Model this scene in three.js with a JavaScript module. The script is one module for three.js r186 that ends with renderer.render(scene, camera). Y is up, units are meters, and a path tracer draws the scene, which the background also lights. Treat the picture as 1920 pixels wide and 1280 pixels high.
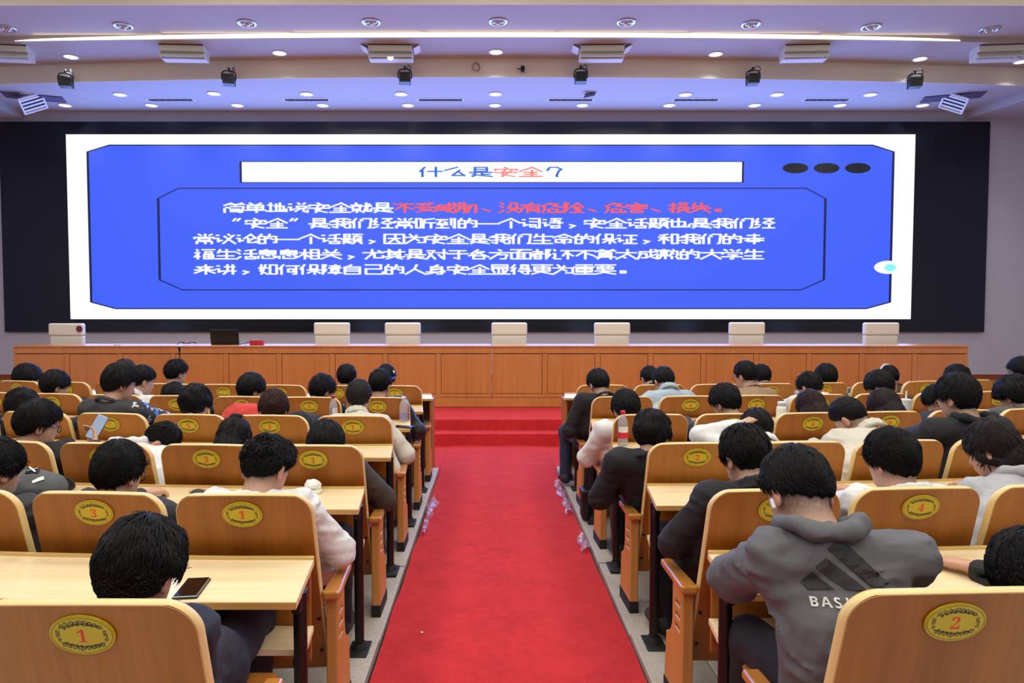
import * as THREE from 'three';
import { RoundedBoxGeometry } from 'three/addons/geometries/RoundedBoxGeometry.js';
import { mergeGeometries } from 'three/addons/utils/BufferGeometryUtils.js';
import { RectAreaLightUniformsLib } from 'three/addons/lights/RectAreaLightUniformsLib.js';
import { FontLoader } from 'three/addons/loaders/FontLoader.js';

// ---------------------------------------------------------------- camera, light, exposure
const scene = new THREE.Scene();
scene.background = new THREE.Color(0x000000);            // a closed hall: no sky is seen
const FOCAL = 1290, EYE = 1.6, PITCH = Math.atan(55 / 1290);
const camera = new THREE.PerspectiveCamera(2 * Math.atan(640 / FOCAL) * 180 / Math.PI, 1.5, 0.05, 60);
camera.position.set(0, EYE, 0);
camera.rotation.x = -PITCH;
camera.setViewOffset(1920, 1280, 40, 0, 1920, 1280);     // the photograph is cropped: its optical axis lies 40 px left of the middle
const renderer = new THREE.WebGLRenderer({ antialias: true });
renderer.toneMapping = THREE.LinearToneMapping;
renderer.toneMappingExposure = 1.0;
renderer.shadowMap.enabled = true;
RectAreaLightUniformsLib.init();
const HALL_LAMP = 12.5, HALL_COLOUR = new THREE.Color(1, 0.96, 0.88);   // troffers over the audience
const SCREEN_LIGHT = 4.4, SCREEN_COLOUR = new THREE.Color(0.2, 0.35, 1.0);
const DOWNLIGHT = 7, COVE_LIGHT = 2.5;

// ---------------------------------------------------------------- helpers
const S_ = Math.sin(PITCH), C_ = Math.cos(PITCH);
// the point where the sight line through a photograph pixel reaches depth d (metres along -z)
function at(px, py, d) {
  const X = (px - 920) / FOCAL, Y = (640 - py) / FOCAL, t = d / (C_ + Y * S_);
  return new THREE.Vector3(X * t, EYE + t * (Y * C_ - S_), -d);
}
// the point where it reaches height h
function atY(px, py, h) {
  const X = (px - 920) / FOCAL, Y = (640 - py) / FOCAL, t = (h - EYE) / (Y * C_ - S_);
  return new THREE.Vector3(X * t, h, -t * (C_ + Y * S_));
}
function rng(seed) { let a = seed >>> 0; return () => { a = (a + 0x6d2b79f5) | 0; let t = Math.imul(a ^ (a >>> 15), 1 | a); t = (t + Math.imul(t ^ (t >>> 7), 61 | t)) ^ t; return ((t ^ (t >>> 14)) >>> 0) / 4294967296; }; }
const hash3 = (x, y, z) => { let h = Math.imul(x, 374761393) ^ Math.imul(y, 668265263) ^ Math.imul(z, 1274126177); h = Math.imul(h ^ (h >>> 13), 1274126177); return ((h ^ (h >>> 16)) >>> 0) / 4294967296; };
function noise(x, y, z) {       // value noise, -1..1
  const ix = Math.floor(x), iy = Math.floor(y), iz = Math.floor(z), f = (t) => t * t * (3 - 2 * t), u = f(x - ix), v = f(y - iy), w = f(z - iz), L = (a, b, t) => a + (b - a) * t;
  const c = (i, j, k) => hash3(ix + i, iy + j, iz + k);
  return 2 * L(L(L(c(0, 0, 0), c(1, 0, 0), u), L(c(0, 1, 0), c(1, 1, 0), u), v), L(L(c(0, 0, 1), c(1, 0, 1), u), L(c(0, 1, 1), c(1, 1, 1), u), v), w) - 1;
}
const V = (x, y, z) => new THREE.Vector3(x, y, z);
const clamp = THREE.MathUtils.clamp, lerp = THREE.MathUtils.lerp;
const counts = {};
function numbered(n) { const k = counts[n] = (counts[n] ?? -1) + 1; return k ? n + '_' + String(k).padStart(3, '0') : n; }
function shadows(o) { o.traverse((m) => { if (m.isMesh) { m.castShadow = true; m.receiveShadow = true; } }); return o; }
function mesh(name, geometry, material, parent) {
  const m = new THREE.Mesh(geometry, material); m.name = parent ? name : numbered(name); (parent ?? scene).add(m); m.castShadow = m.receiveShadow = true; return m;
}
function tag(o, label, category, group) { o.userData.label = label; o.userData.category = category; if (group) o.userData.group = group; return o; }
function thing(name, label, category, pos = [0, 0, 0], turn = 0, group) {
  const g = new THREE.Group(); g.name = numbered(name); g.position.set(...pos); g.rotation.y = turn; scene.add(g); return tag(g, label, category, group);
}
function struct(name, geometry, material, parent) { const m = mesh(name, geometry, material, parent); if (!parent) m.userData.kind = 'structure'; return m; }
function boxUV(g, s = 1) {       // texture coordinates in metres, by the face's main direction
  if (g.index) g = g.toNonIndexed();
  if (!g.attributes.normal) g.computeVertexNormals();
  const p = g.attributes.position, n = g.attributes.normal, uv = new Float32Array(p.count * 2);
  for (let i = 0; i < p.count; i += 3) {
    const ax = Math.abs(n.getX(i) + n.getX(i + 1) + n.getX(i + 2)), ay = Math.abs(n.getY(i) + n.getY(i + 1) + n.getY(i + 2)), az = Math.abs(n.getZ(i) + n.getZ(i + 1) + n.getZ(i + 2));
    for (let j = i; j < i + 3; j++) {
      const [u, v] = ay >= ax && ay >= az ? [p.getX(j), p.getZ(j)] : ax > az ? [p.getZ(j), p.getY(j)] : [p.getX(j), p.getY(j)];
      uv[j * 2] = u * s; uv[j * 2 + 1] = v * s;
    }
  }
  g.setAttribute('uv', new THREE.BufferAttribute(uv, 2));
  return g;
}
const put = (g, x = 0, y = 0, z = 0, rx = 0, ry = 0, rz = 0) => { g.applyMatrix4(new THREE.Matrix4().compose(V(x, y, z), new THREE.Quaternion().setFromEuler(new THREE.Euler(rx, ry, rz)), V(1, 1, 1))); return g; };
const bx = (w, h, d, x = 0, y = 0, z = 0) => boxUV(put(new THREE.BoxGeometry(w, h, d), x, y, z));
const rb = (w, h, d, r, x = 0, y = 0, z = 0, seg = 2) => boxUV(put(new RoundedBoxGeometry(w, h, d, seg, r), x, y, z));
const cyl = (r0, r1, h, x = 0, y = 0, z = 0, n = 20) => boxUV(put(new THREE.CylinderGeometry(r0, r1, h, n), x, y, z));
const tube = (pts, r, n = 24, m = 8) => { const g = new THREE.TubeGeometry(new THREE.CatmullRomCurve3(pts.map((p) => p.isVector3 ? p : V(...p))), n, r, m); return g.toNonIndexed(); };
const lathe = (pts, n = 28) => new THREE.LatheGeometry(pts.map(([x, y]) => new THREE.Vector2(x, y)), n);
const join = (...gs) => mergeGeometries(gs.flat().map((g) => { const q = g.index ? g.toNonIndexed() : g; for (const k of Object.keys(q.attributes)) if (!['position', 'normal', 'uv'].includes(k)) q.deleteAttribute(k); return q; }));
// a board between x0 and x1 whose near and far edges follow two curves z(x); faces lie between heights y0 and y1
function board(x0, x1, y0, y1, near, far, n = 12) {
  const P = [], quad = (a, b, c, d) => P.push(...a, ...b, ...c, ...a, ...c, ...d);
  for (let i = 0; i < n; i++) {
    const a = lerp(x0, x1, i / n), b = lerp(x0, x1, (i + 1) / n), na = near(a), nb = near(b), fa = far(a), fb = far(b);
    quad([a, y1, na], [b, y1, nb], [b, y1, fb], [a, y1, fa]);
    quad([a, y0, fa], [b, y0, fb], [b, y0, nb], [a, y0, na]);
    quad([a, y0, na], [b, y0, nb], [b, y1, nb], [a, y1, na]);
    quad([b, y0, fb], [a, y0, fa], [a, y1, fa], [b, y1, fb]);
    if (!i) quad([a, y0, fa], [a, y0, na], [a, y1, na], [a, y1, fa]);
    if (i === n - 1) quad([b, y0, nb], [b, y0, fb], [b, y1, fb], [b, y1, nb]);
  }
  const g = new THREE.BufferGeometry(); g.setAttribute('position', new THREE.BufferAttribute(new Float32Array(P), 3)); g.computeVertexNormals();
  return boxUV(g);
}

// ---------------------------------------------------------------- textures and materials
function dataTex(w, h, fn, srgb = true) {
  const d = new Uint8Array(w * h * 4);
  for (let y = 0; y < h; y++) for (let x = 0; x < w; x++) { const c = fn(x / w, y / h), o = (y * w + x) * 4; d[o] = clamp(c[0], 0, 255); d[o + 1] = clamp(c[1], 0, 255); d[o + 2] = clamp(c[2], 0, 255); d[o + 3] = 255; }
  const t = new THREE.DataTexture(d, w, h); t.wrapS = t.wrapT = THREE.RepeatWrapping; t.magFilter = THREE.LinearFilter; t.minFilter = THREE.LinearMipmapLinearFilter; t.generateMipmaps = true;
  if (srgb) t.colorSpace = THREE.SRGBColorSpace; t.needsUpdate = true; return t;
}
// noise that repeats over the unit square (blends two shifted copies)
const tile = (u, v, fx, fy, k) => { const a = noise(u * fx, v * fy, k), b = noise((u - 1) * fx, v * fy, k), c = noise(u * fx, (v - 1) * fy, k), d = noise((u - 1) * fx, (v - 1) * fy, k); return lerp(lerp(a, b, u), lerp(c, d, u), v) * 1.3; };
const wood = (base, streak, along, seed, amt = 1) => dataTex(512, 512, (u, v) => {
  const [a, b] = along === 'y' ? [u, v] : [v, u];
  const s = tile(a, b, 26, 1.6, seed) * 0.5 + tile(a, b, 90, 3, seed + 5) * 0.35 + tile(a, b, 6, 0.8, seed + 9) * 0.5, fleck = tile(a, b, 200, 22, seed + 3) * 0.25;
  return base.map((c, i) => c + amt * streak[i] * (s + fleck));
});
const std = (o) => new THREE.MeshPhysicalMaterial({ roughness: 0.6, ...o });
const scaled = (t, rx, ry) => { const c = t.clone(); c.repeat.set(rx, ry); c.needsUpdate = true; return c; };
const plyTex = wood([152, 88, 16], [13, 12, 9], 'y', 3), ply2Tex = wood([162, 100, 27], [14, 13, 10], 'y', 17), sideTex = wood([200, 142, 72], [12, 12, 10], 'y', 61), topTex = wood([244, 223, 178], [12, 14, 18], 'x', 31), stageTex = wood([196, 130, 68], [12, 11, 9], 'y', 47);
const carpetTex = dataTex(512, 512, (u, v) => { const s = tile(u, v, 7, 9, 1) * 9 + tile(u, v, 30, 30, 4) * 8 + (hash3(u * 512 | 0, v * 512 | 0, 7) - 0.5) * 30; return [200 + s, 38 + s * 0.5, 41 + s * 0.5]; });
const pileTex = dataTex(256, 256, (u, v) => { const s = 128 + (hash3(u * 256 | 0, v * 256 | 0, 17) - 0.5) * 190; return [s, s, s]; }, false);
const terrazzoTex = dataTex(512, 512, (u, v) => { const f = hash3(u * 170 | 0, v * 170 | 0, 3), g = hash3(u * 300 | 0, v * 300 | 0, 5), s = tile(u, v, 5, 6, 2) * 9 + (f > 0.86 ? 18 : f < 0.12 ? -22 : 0) + (g - 0.5) * 12; return [200 + s, 200 + s, 188 + s]; });
const clothTex = dataTex(256, 256, (u, v) => { const s = 128 + 50 * Math.sin(u * 402) * Math.sin(v * 402) + (hash3(u * 256 | 0, v * 256 | 0, 1) - 0.5) * 70; return [s, s, s]; }, false);
const plasterTex = dataTex(256, 256, (u, v) => { const s = 128 + tile(u, v, 12, 12, 8) * 40 + (hash3(u * 256 | 0, v * 256 | 0, 2) - 0.5) * 40; return [s, s, s]; }, false);
const M = {
  ply: std({ map: scaled(plyTex, 1.4, 1.4), roughness: 0.46, clearcoat: 0.08, clearcoatRoughness: 0.3 }),
  ply2: std({ map: scaled(ply2Tex, 1.4, 1.4), roughness: 0.46, clearcoat: 0.08, clearcoatRoughness: 0.3 }),
  side: std({ map: scaled(sideTex, 1.6, 1.6), roughness: 0.4, clearcoat: 0.15, clearcoatRoughness: 0.3 }),
  edge: std({ color: 0xe9cc8a, roughness: 0.42 }),
  arm: std({ map: scaled(sideTex, 2, 2), color: 0xf4e6c8, roughness: 0.25, clearcoat: 0.6, clearcoatRoughness: 0.12 }),
  table: std({ map: scaled(topTex, 1.1, 2.2), roughness: 0.3, clearcoat: 0.35, clearcoatRoughness: 0.16 }),
  tableEdge: std({ color: 0xc79a55, roughness: 0.4 }),
  ledge: std({ color: 0xcfae6c, roughness: 0.4 }),
  stage: std({ map: scaled(stageTex, 0.9, 0.9), roughness: 0.34, clearcoat: 0.3, clearcoatRoughness: 0.25 }),
  stageDark: std({ color: 0x8c4d1e, roughness: 0.5 }),
  stageFloor: std({ map: scaled(stageTex, 0.6, 0.6), color: 0xb9a08c, roughness: 0.35 }),
  black: std({ color: 0x0c0b0c, roughness: 0.42 }),
  rubber: std({ color: 0x131312, roughness: 0.7 }),
  carpet: std({ map: scaled(carpetTex, 0.9, 0.9), bumpMap: scaled(pileTex, 3, 3), bumpScale: 0.004, roughness: 0.95, sheen: 0.25, sheenColor: new THREE.Color(0.7, 0.12, 0.12), sheenRoughness: 0.6 }),
  terrazzo: std({ map: scaled(terrazzoTex, 1, 1), roughness: 0.35 }),
  joint: std({ color: 0x4a4a44, roughness: 0.9 }),
  kerb: std({ map: scaled(terrazzoTex, 1.3, 1.3), color: 0xe6dcd8, roughness: 0.4 }),
  wall: std({ color: 0xbcbac0, bumpMap: scaled(plasterTex, 1.5, 1.5), bumpScale: 0.001, roughness: 0.85 }),
  cream: std({ color: 0xe8e0c8, bumpMap: scaled(plasterTex, 1.5, 1.5), bumpScale: 0.001, roughness: 0.85 }),
  ceiling: std({ color: 0xb9b8ba, bumpMap: scaled(plasterTex, 1.5, 1.5), bumpScale: 0.001, roughness: 0.8 }),
  ceilingWarm: std({ color: 0xb8b0a8, bumpMap: scaled(plasterTex, 1.5, 1.5), bumpScale: 0.001, roughness: 0.8 }),
  redLine: std({ color: 0xa01c24, roughness: 0.5 }),
  panel: std({ color: 0x07090c, roughness: 0.22 }),
  chair: std({ color: 0xe4ddcb, roughness: 0.55 }),
  chrome: std({ color: 0xd2d4d8, metalness: 1, roughness: 0.22 }),
  white: std({ color: 0xe9e8e2, roughness: 0.5 }),
  cabinet: std({ color: 0xd8d6c6, roughness: 0.55 }),
  darkSlot: std({ color: 0x1a1a1e, roughness: 0.8 }),
  wire: std({ color: 0x1b1a1a, roughness: 0.6 }),
};
const glow = (hex, k) => new THREE.MeshStandardMaterial({ color: 0x111111, emissive: hex, emissiveIntensity: k, roughness: 0.6 });

// ---------------------------------------------------------------- where the rows stand
// rows are counted from the camera (0) to the stage (5); the row ends bend a little towards the stage
const ROWD = [1.5, 2.47, 3.46, 4.46, 5.44, 6.42], ROWY = [0.033, 0.012, -0.004, -0.006, -0.008, -0.02], PITCHX = 0.547;
const DESKD = [0, 2.47, 3.46, 4.46, 5.44, 6.42, 7.4], DESKY = [0, 0.714, 0.714, 0.736, 0.74, 0.726, 0.716];
const bend = (x) => -0.021 * Math.max(0, x * x - 1);
const seatX = (side, k) => (side < 0 ? -0.895 - PITCHX * k : 1.06 + PITCHX * k);
const rowZ = (row, side, x) => -(ROWD[row] + (side > 0 ? 0.06 : 0)) + bend(x);
const yaw = (x) => Math.abs(x) > 1 ? Math.atan(0.042 * x) : 0;
const rampY = (z) => lerp(0.01, -0.08, clamp((-z - 1) / 7.6, -0.3, 1));
const ROWNAME = ['row nearest the camera', 'second row from the camera', 'third row from the camera', 'fourth row from the camera', 'fifth row from the camera', 'row nearest the stage'];
const NTH = ['aisle seat', 'second seat from the aisle', 'third seat from the aisle', 'fourth seat from the aisle', 'fifth seat from the aisle', 'sixth seat from the aisle', 'seventh seat from the aisle', 'eighth seat from the aisle', 'ninth seat from the aisle'];

// ================================================================ the hall
struct('wall_back', bx(22, 7.6, 0.2, 0, 2.8, -12.9), M.wall);                       // behind the screen
struct('wall_left', bx(0.2, 7.6, 19, -10.7, 2.8, -3.4), M.wall);
struct('wall_right', bx(0.2, 7.6, 19, 10.7, 2.8, -3.4), M.wall);
struct('wall_rear', bx(22, 7.6, 0.2, 0, 2.8, 6.1), M.wall);
struct('baseboard_back', bx(21, 0.07, 0.03, 0, 0.385, -12.785), M.stageFloor);
struct('trim_1', bx(21, 0.018, 0.034, 0, 0.43, -12.783), M.redLine);
// the stepped ceiling: every slab's lower face is a ceiling level, its curved near edge a fascia
const arcBeam = (x) => -(10.93 + 0.0055 * x * x), arcCove = (x) => -(10.09 + 0.0033 * x * x);
struct('ceiling', board(-10.7, 10.7, 5.27, 5.555, arcBeam, () => -12.9, 40), M.ceiling);
struct('ceiling', board(-10.7, 10.7, 5.55, 5.66, (x) => arcCove(x), (x) => arcBeam(x) - 0.3, 40), M.ceilingWarm);
struct('ceiling', board(-10.7, 10.7, 5.612, 5.9, (x) => -9.17 - 0.0006 * x * x, (x) => arcCove(x) - 0.3, 40), M.ceilingWarm);
struct('ceiling', bx(21.6, 0.3, 16, 0, 6.15, -1.8), M.ceilingWarm);                 // the high hall ceiling over the audience
// cream fascias of the steps
struct('trim_4', board(-10.6, 10.6, 5.268, 5.552, (x) => arcBeam(x) + 0.012, arcBeam, 40), M.cream);
struct('trim_5', board(-10.6, 10.6, 5.61, 6.0, (x) => -9.155 - 0.0006 * x * x, (x) => -9.17 - 0.0006 * x * x, 40), M.cream);
{ // lower side soffits along both side walls
  const sr = new THREE.Shape([[8.71, 12.8], [8.95, 11.6], [9.3, 8.4], [10.7, 8.4], [10.7, 12.8]].map(([x, z]) => new THREE.Vector2(x, z)));
  const sl = new THREE.Shape([[-8.57, 12.8], [-8.54, 11.6], [-8.6, 8.4], [-10.7, 8.4], [-10.7, 12.8]].map(([x, z]) => new THREE.Vector2(x, z)));
  for (const s of [sr, sl]) struct('trim_2', boxUV(put(new THREE.ExtrudeGeometry(s, { depth: 0.5, bevelEnabled: false }), 0, 5.137, 0, -Math.PI / 2)), M.ceiling).name = s === sr ? 'trim_2' : 'trim_3';
}
// floors
struct('floor', bx(21.4, 0.3, 10.4, 0, -0.33, -3.4), M.joint);                       // base below terraces and ramp
{ // level terraces of terrazzo slabs with a kerb stone along the aisle
  for (const side of [-1, 1]) for (let r = 0; r < 6; r++) {
    const zb = r === 0 ? 0.9 : -(ROWD[r] - 0.16 + (side > 0 ? 0.06 : 0)), zf = -(ROWD[r] + 0.82 + (side > 0 ? 0.06 : 0)) + (r === 5 ? 0.12 : 0), g = new THREE.Group();
    g.name = numbered('floor'); g.userData.kind = 'structure'; scene.add(g);
    const edge = side < 0 ? -0.54 : 0.69, h = 0.16, y = ROWY[r] - h / 2, len = zb - zf, cz = (zb + zf) / 2;
    const strip = (a, b, name, m, gap = 0.006) => { // one run of slabs between |x| = a and b
      const n = Math.max(1, Math.round(len / 1.0)), L = len / n;
      for (let i = 0; i < n; i++) mesh(name, boxUV(rb(Math.abs(b - a) - gap, h, L - gap, 0.004, (a + b) / 2, y, zf + L * (i + 0.5), 1)), m, g);
    };
    strip(edge, edge + side * 0.3, 'kerb_stone', M.kerb);
    for (let k = 0; k < 3; k++) strip(edge + side * (0.3 + 0.6 * k), edge + side * (0.9 + 0.6 * k), 'slab', M.terrazzo);
    mesh('slab', bx(8.0, h, len - 0.006, edge + side * (2.1 + 4.0), y, cz), M.terrazzo, g);
    mesh('joint_bed', bx(2.05, h - 0.02, len, edge + side * 1.03, y - 0.008, cz), M.joint, g);
  }
}
{ // the red carpet: a ramp down the aisle
  const nx = 24, nz = 200, P = [], U = [], I = [];
  for (let j = 0; j <= nz; j++) for (let i = 0; i <= nx; i++) {
    const z = lerp(1.2, -8.62, j / nz), e = i === 0 ? -1 : i === nx ? 1 : 0, x = lerp(-0.532, 0.682, i / nx) + e * 0.006 * noise(z * 3, e, 5);
    P.push(x, rampY(z) + 0.004 * noise(x * 3, z * 2.2, 1) + 0.002 * noise(x * 9, z * 7, 2), z); U.push(x, z);
  }
  for (let j = 0; j < nz; j++) for (let i = 0; i < nx; i++) { const a = j * (nx + 1) + i, b = a + nx + 1; I.push(a, a + 1, b, b, a + 1, b + 1); }
  const g = new THREE.BufferGeometry(); g.setAttribute('position', new THREE.Float32BufferAttribute(P, 3)); g.setAttribute('uv', new THREE.Float32BufferAttribute(U, 2)); g.setIndex(I); g.computeVertexNormals();
  tag(mesh('aisle_carpet', g, M.carpet), 'long red carpet runner down the middle aisle to the stage steps', 'carpet');
  struct('floor', bx(21.4, 0.12, 1.62, 0, -0.145, -7.86), M.carpet);                 // carpeted floor before the stage
}
{ // stage: two carpeted steps and landing, then the wooden stage itself
  struct('stage_step', boxUV(rb(17, 0.16, 0.6, 0.012, 0, -0.01, -8.91)), M.carpet);
  struct('stage_step', boxUV(rb(17, 0.3, 1.3, 0.012, 0, 0.06, -9.53)), M.carpet);
  const s = struct('stage', bx(21.4, 0.5, 2.78, 0, 0.1, -11.42), M.stageFloor);
  mesh('riser_board', bx(21.2, 0.13, 0.02, 0, 0.283, -10.025), M.stage, s);
}

// ================================================================ the screen wall
const STROKES = {   // each part of a character is a set of pen lines on a ten by ten grid: xy pairs
  人旁: '6004 3339', 言旁: '2141 1444 4447 4796', 女: '302699 7039 1393', 土: '2272 5058 0898', 也: '03737767 4047 111898 9896', 日: '1080891910 1585', 目: '1080891910 1383 1686', 口: '1080891910',
  十: '0494 5059', 么: '5003 633888 6588', 是: '2070742420 2272 0595 5558 5787 262819 1799', 宀: '5051 03029293', 全: '5004 5094 2575 5358 2777 0999', 安: '4051 03029293 433789 7339 0595',
  竹: '3007 2454 4357 8057 7494', 间: '1122 0309 3090908979 3474783834 3676', 单: '2031 7061 1282861612 1484 0797 5259', 兑: '2031 7061 1383851513 361708 65689997', 京: '4051 0292 1383861613 5659 2718 7798',
  尤: '0393 404419 53589896 7182', 不: '0191 5116 5259 6496', 受: '8011 2132 4142 7162 041494 9495 2676 7619 3698', 威: '141208 1292 6067799996 9367 8091 2454 4427 3658 2656', 月: '202708 2080898979 2383 2585', 办: '1282 8289 8979 422609 1406 8596',
  水旁: '2041 1344 0957', 殳: '302314 3070747495 1575 7509 2599', 有: '0292 500608 3439 34848989 3686 3788', 危: '400314 3171 71539494 141709 36767878 3639 399998', 阝: '2029 2070437547', 佥: '5004 5094 3464 3547 5557 7668 0999',
  害: '4051 03029293 2383 1595 5256 2777792927', 手旁: '0292 5059 5938 0675', 员: '2070722220 148488 1418 5456 5609 6799', 失: '2013 1383 0595 5055 5509 5599', 我: '5012 0393 303918 0675 6067799996 9457 7091',
  门: '1122 0309 3090908979', 丝旁: '401343 4313 431666 0958', 泾右: '1080 8004 4294 2575 5558 0999', 常: '5052 2031 8071 04039394 2474762624 19178789 5659', 斤: '8011 110709 1494 6469', 至: '0181 4115 1575 6384 1686 4549 0999',
  刂: '2026 7079 7958', 白: '4022 1282891912 1585', 勺: '2004 12828868 3455', 一: '0595', 个: '5004 5094 5359', 司: '1080898969 1363 1656581816', 吾: '1080 4034 126275 7275 0494 1777791917', 舌: '8011 0494 5157 1787891917',
  页: '0090 5022 1217 12828887 5456 5509 6799', 义: '4051 8109 1299', 仑: '5004 5094 7446 34389897', 因: '0090990900 2474 515428 5578', 为: '2032 0393 514409 93988868 5566', 生: '2013 2292 5059 1686 0999', 命: '5003 5093 3363 1545481815 5559 55858878',
  呆: '2070742420 0595 5459 5508 5598', 正: '0191 5159 5585 2529 0999', 禾: '7011 0393 4149 4306 4386', 幸: '2171 5054 0494 2536 7566 1696 2777 5559', 示旁: '3041 136307 4449 5667', 畐: '0090 2272742422 1585891915 1787 5559',
  自: '4022 1282891912 1484 1686', 心: '0308 23287886 4152 7294', 木: '0393 5059 4406 5497', 关: '2032 7062 1383 0595 535509 5699', 其: '0292 2077 7077 2027 2373 2575 0797 3819 6889', 又: '1181 8109 2399', 寸: '0393 7079 7958 2547', 于: '1181 0494 5159 5938',
  各: '4014 327206 3297 2676792926', 方: '4051 0393 4409 45857959', 面: '0090 5032 0393990903 3339 6369 3565 3767', 者: '1272 4044 0494 8206 2575792925 2777', 之旁: '1021 042427 0818 2999', 廾: '0494 3019 7079', 太: '0393 505409 5499 3748',
  成: '1292 121509 14444828 60679996 9457 8091', 享: '4050 0191 2373752523 2777 5759 0898', 丸: '02828897 403509 2546', 火底: '1008 3038 6068 8099', 大: '0393 505409 5499', 学: '1021 4051 8071 04039394 357556 565949 0797', 来: '1282 2334 7264 0595 5059 4508 5598',
  井: '1282 0696 303609 7079', 可: '0191 1454571714 717959', 章: '5051 1181 3242 7262 0393 2474772724 2575 0898 5759', 己: '1080 8084 1484 14199997', 人: '504409 4499', 身: '5032 2227 22727959 2474 2574 0787 8609', 业: '4048 6068 1126 8176 0999',
  双人: '5003 6306 4449', 导: '2070732320 2171 1484 0696 757959 2738', 更: '0090 1282861612 1484 505609 2699', 重: '8010 0292 1383861613 1484 5059 1787 0999', 要: '0090 1282841412 3034 6064 0696 443799 7609', 逗: '3657 5739', 顿: '2658', 句: '2646482826', 前引: '5042 7062', 后引: '2012 4032', 问: '132050726357 5859',
};
// characters put together side by side ('>' with the share of the left part) or one above the other ('/')
const BUILT = {
  什: '人旁>35>十', 简: '竹/35/间', 地: '土>38>也', 说: '言旁>35>兑', 就: '京>52>尤', 胁: '月>45>办', 没: '水旁>35>殳', 险: '阝>34>佥', 损: '手旁>38>员', 们: '人旁>35>门', 经: '丝旁>42>泾右', 听: '口>36>斤', 到: '至>64>刂', 的: '白>46>勺',
  词: '言旁>35>司', 语: '言旁>35>吾', 话: '言旁>35>舌', 题: '是>52>页', 议: '言旁>35>义', 论: '言旁>35>仑', 保: '人旁>35>呆', 证: '言旁>35>正', 和: '禾>58>口', 福: '示旁>38>畐', 活: '水旁>35>舌', 相: '木>46>目', 对: '又>46>寸', 都: '者>60>阝', 还: '之旁>38>不',
  讲: '言旁>35>井', 如: '女>52>口', 何: '人旁>35>可', 障: '阝>34>章', 得: '双人>35>导', 息: '自/55/心', 显: '日/42/业',
};
const MARK = { '，': '逗', '、': '顿', '。': '句', '“': '前引', '”': '后引', '？': '问' };
function penLines(ch, x = 0, y = 0, w = 10, h = 10) {
  const b = BUILT[ch], gap = 0.04;
  if (ch === '熟') return [...penLines('享', x, y, w * 0.5, h * 0.68), ...penLines('丸', x + w * 0.53, y, w * 0.47, h * 0.68), ...penLines('火底', x, y + h * 0.74, w, h * 0.26)];
  if (ch === '算') return [...penLines('竹', x, y, w, h * 0.27), ...penLines('目', x + w * 0.12, y + h * 0.3, w * 0.76, h * 0.38), ...penLines('廾', x, y + h * 0.66, w, h * 0.34)];
  if (b?.includes('>')) { const [l, s, r] = b.split('>'), k = s / 100; return [...penLines(l, x, y, w * (k - gap), h), ...penLines(r, x + w * (k + gap), y, w * (1 - k - gap), h)]; }
  if (b) { const [l, s, r] = b.split('/'), k = s / 100; return [...penLines(l, x, y, w, h * (k - gap)), ...penLines(r, x, y + h * (k + gap), w, h * (1 - k - gap))]; }
  return (STROKES[MARK[ch] ?? ch] ?? '').split(' ').filter(Boolean).map((s) => Array.from({ length: s.length >> 1 }, (_, i) => [x + (+s[2 * i]) / 9 * w, y + (+s[2 * i + 1]) / 9 * h]));
}
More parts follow.
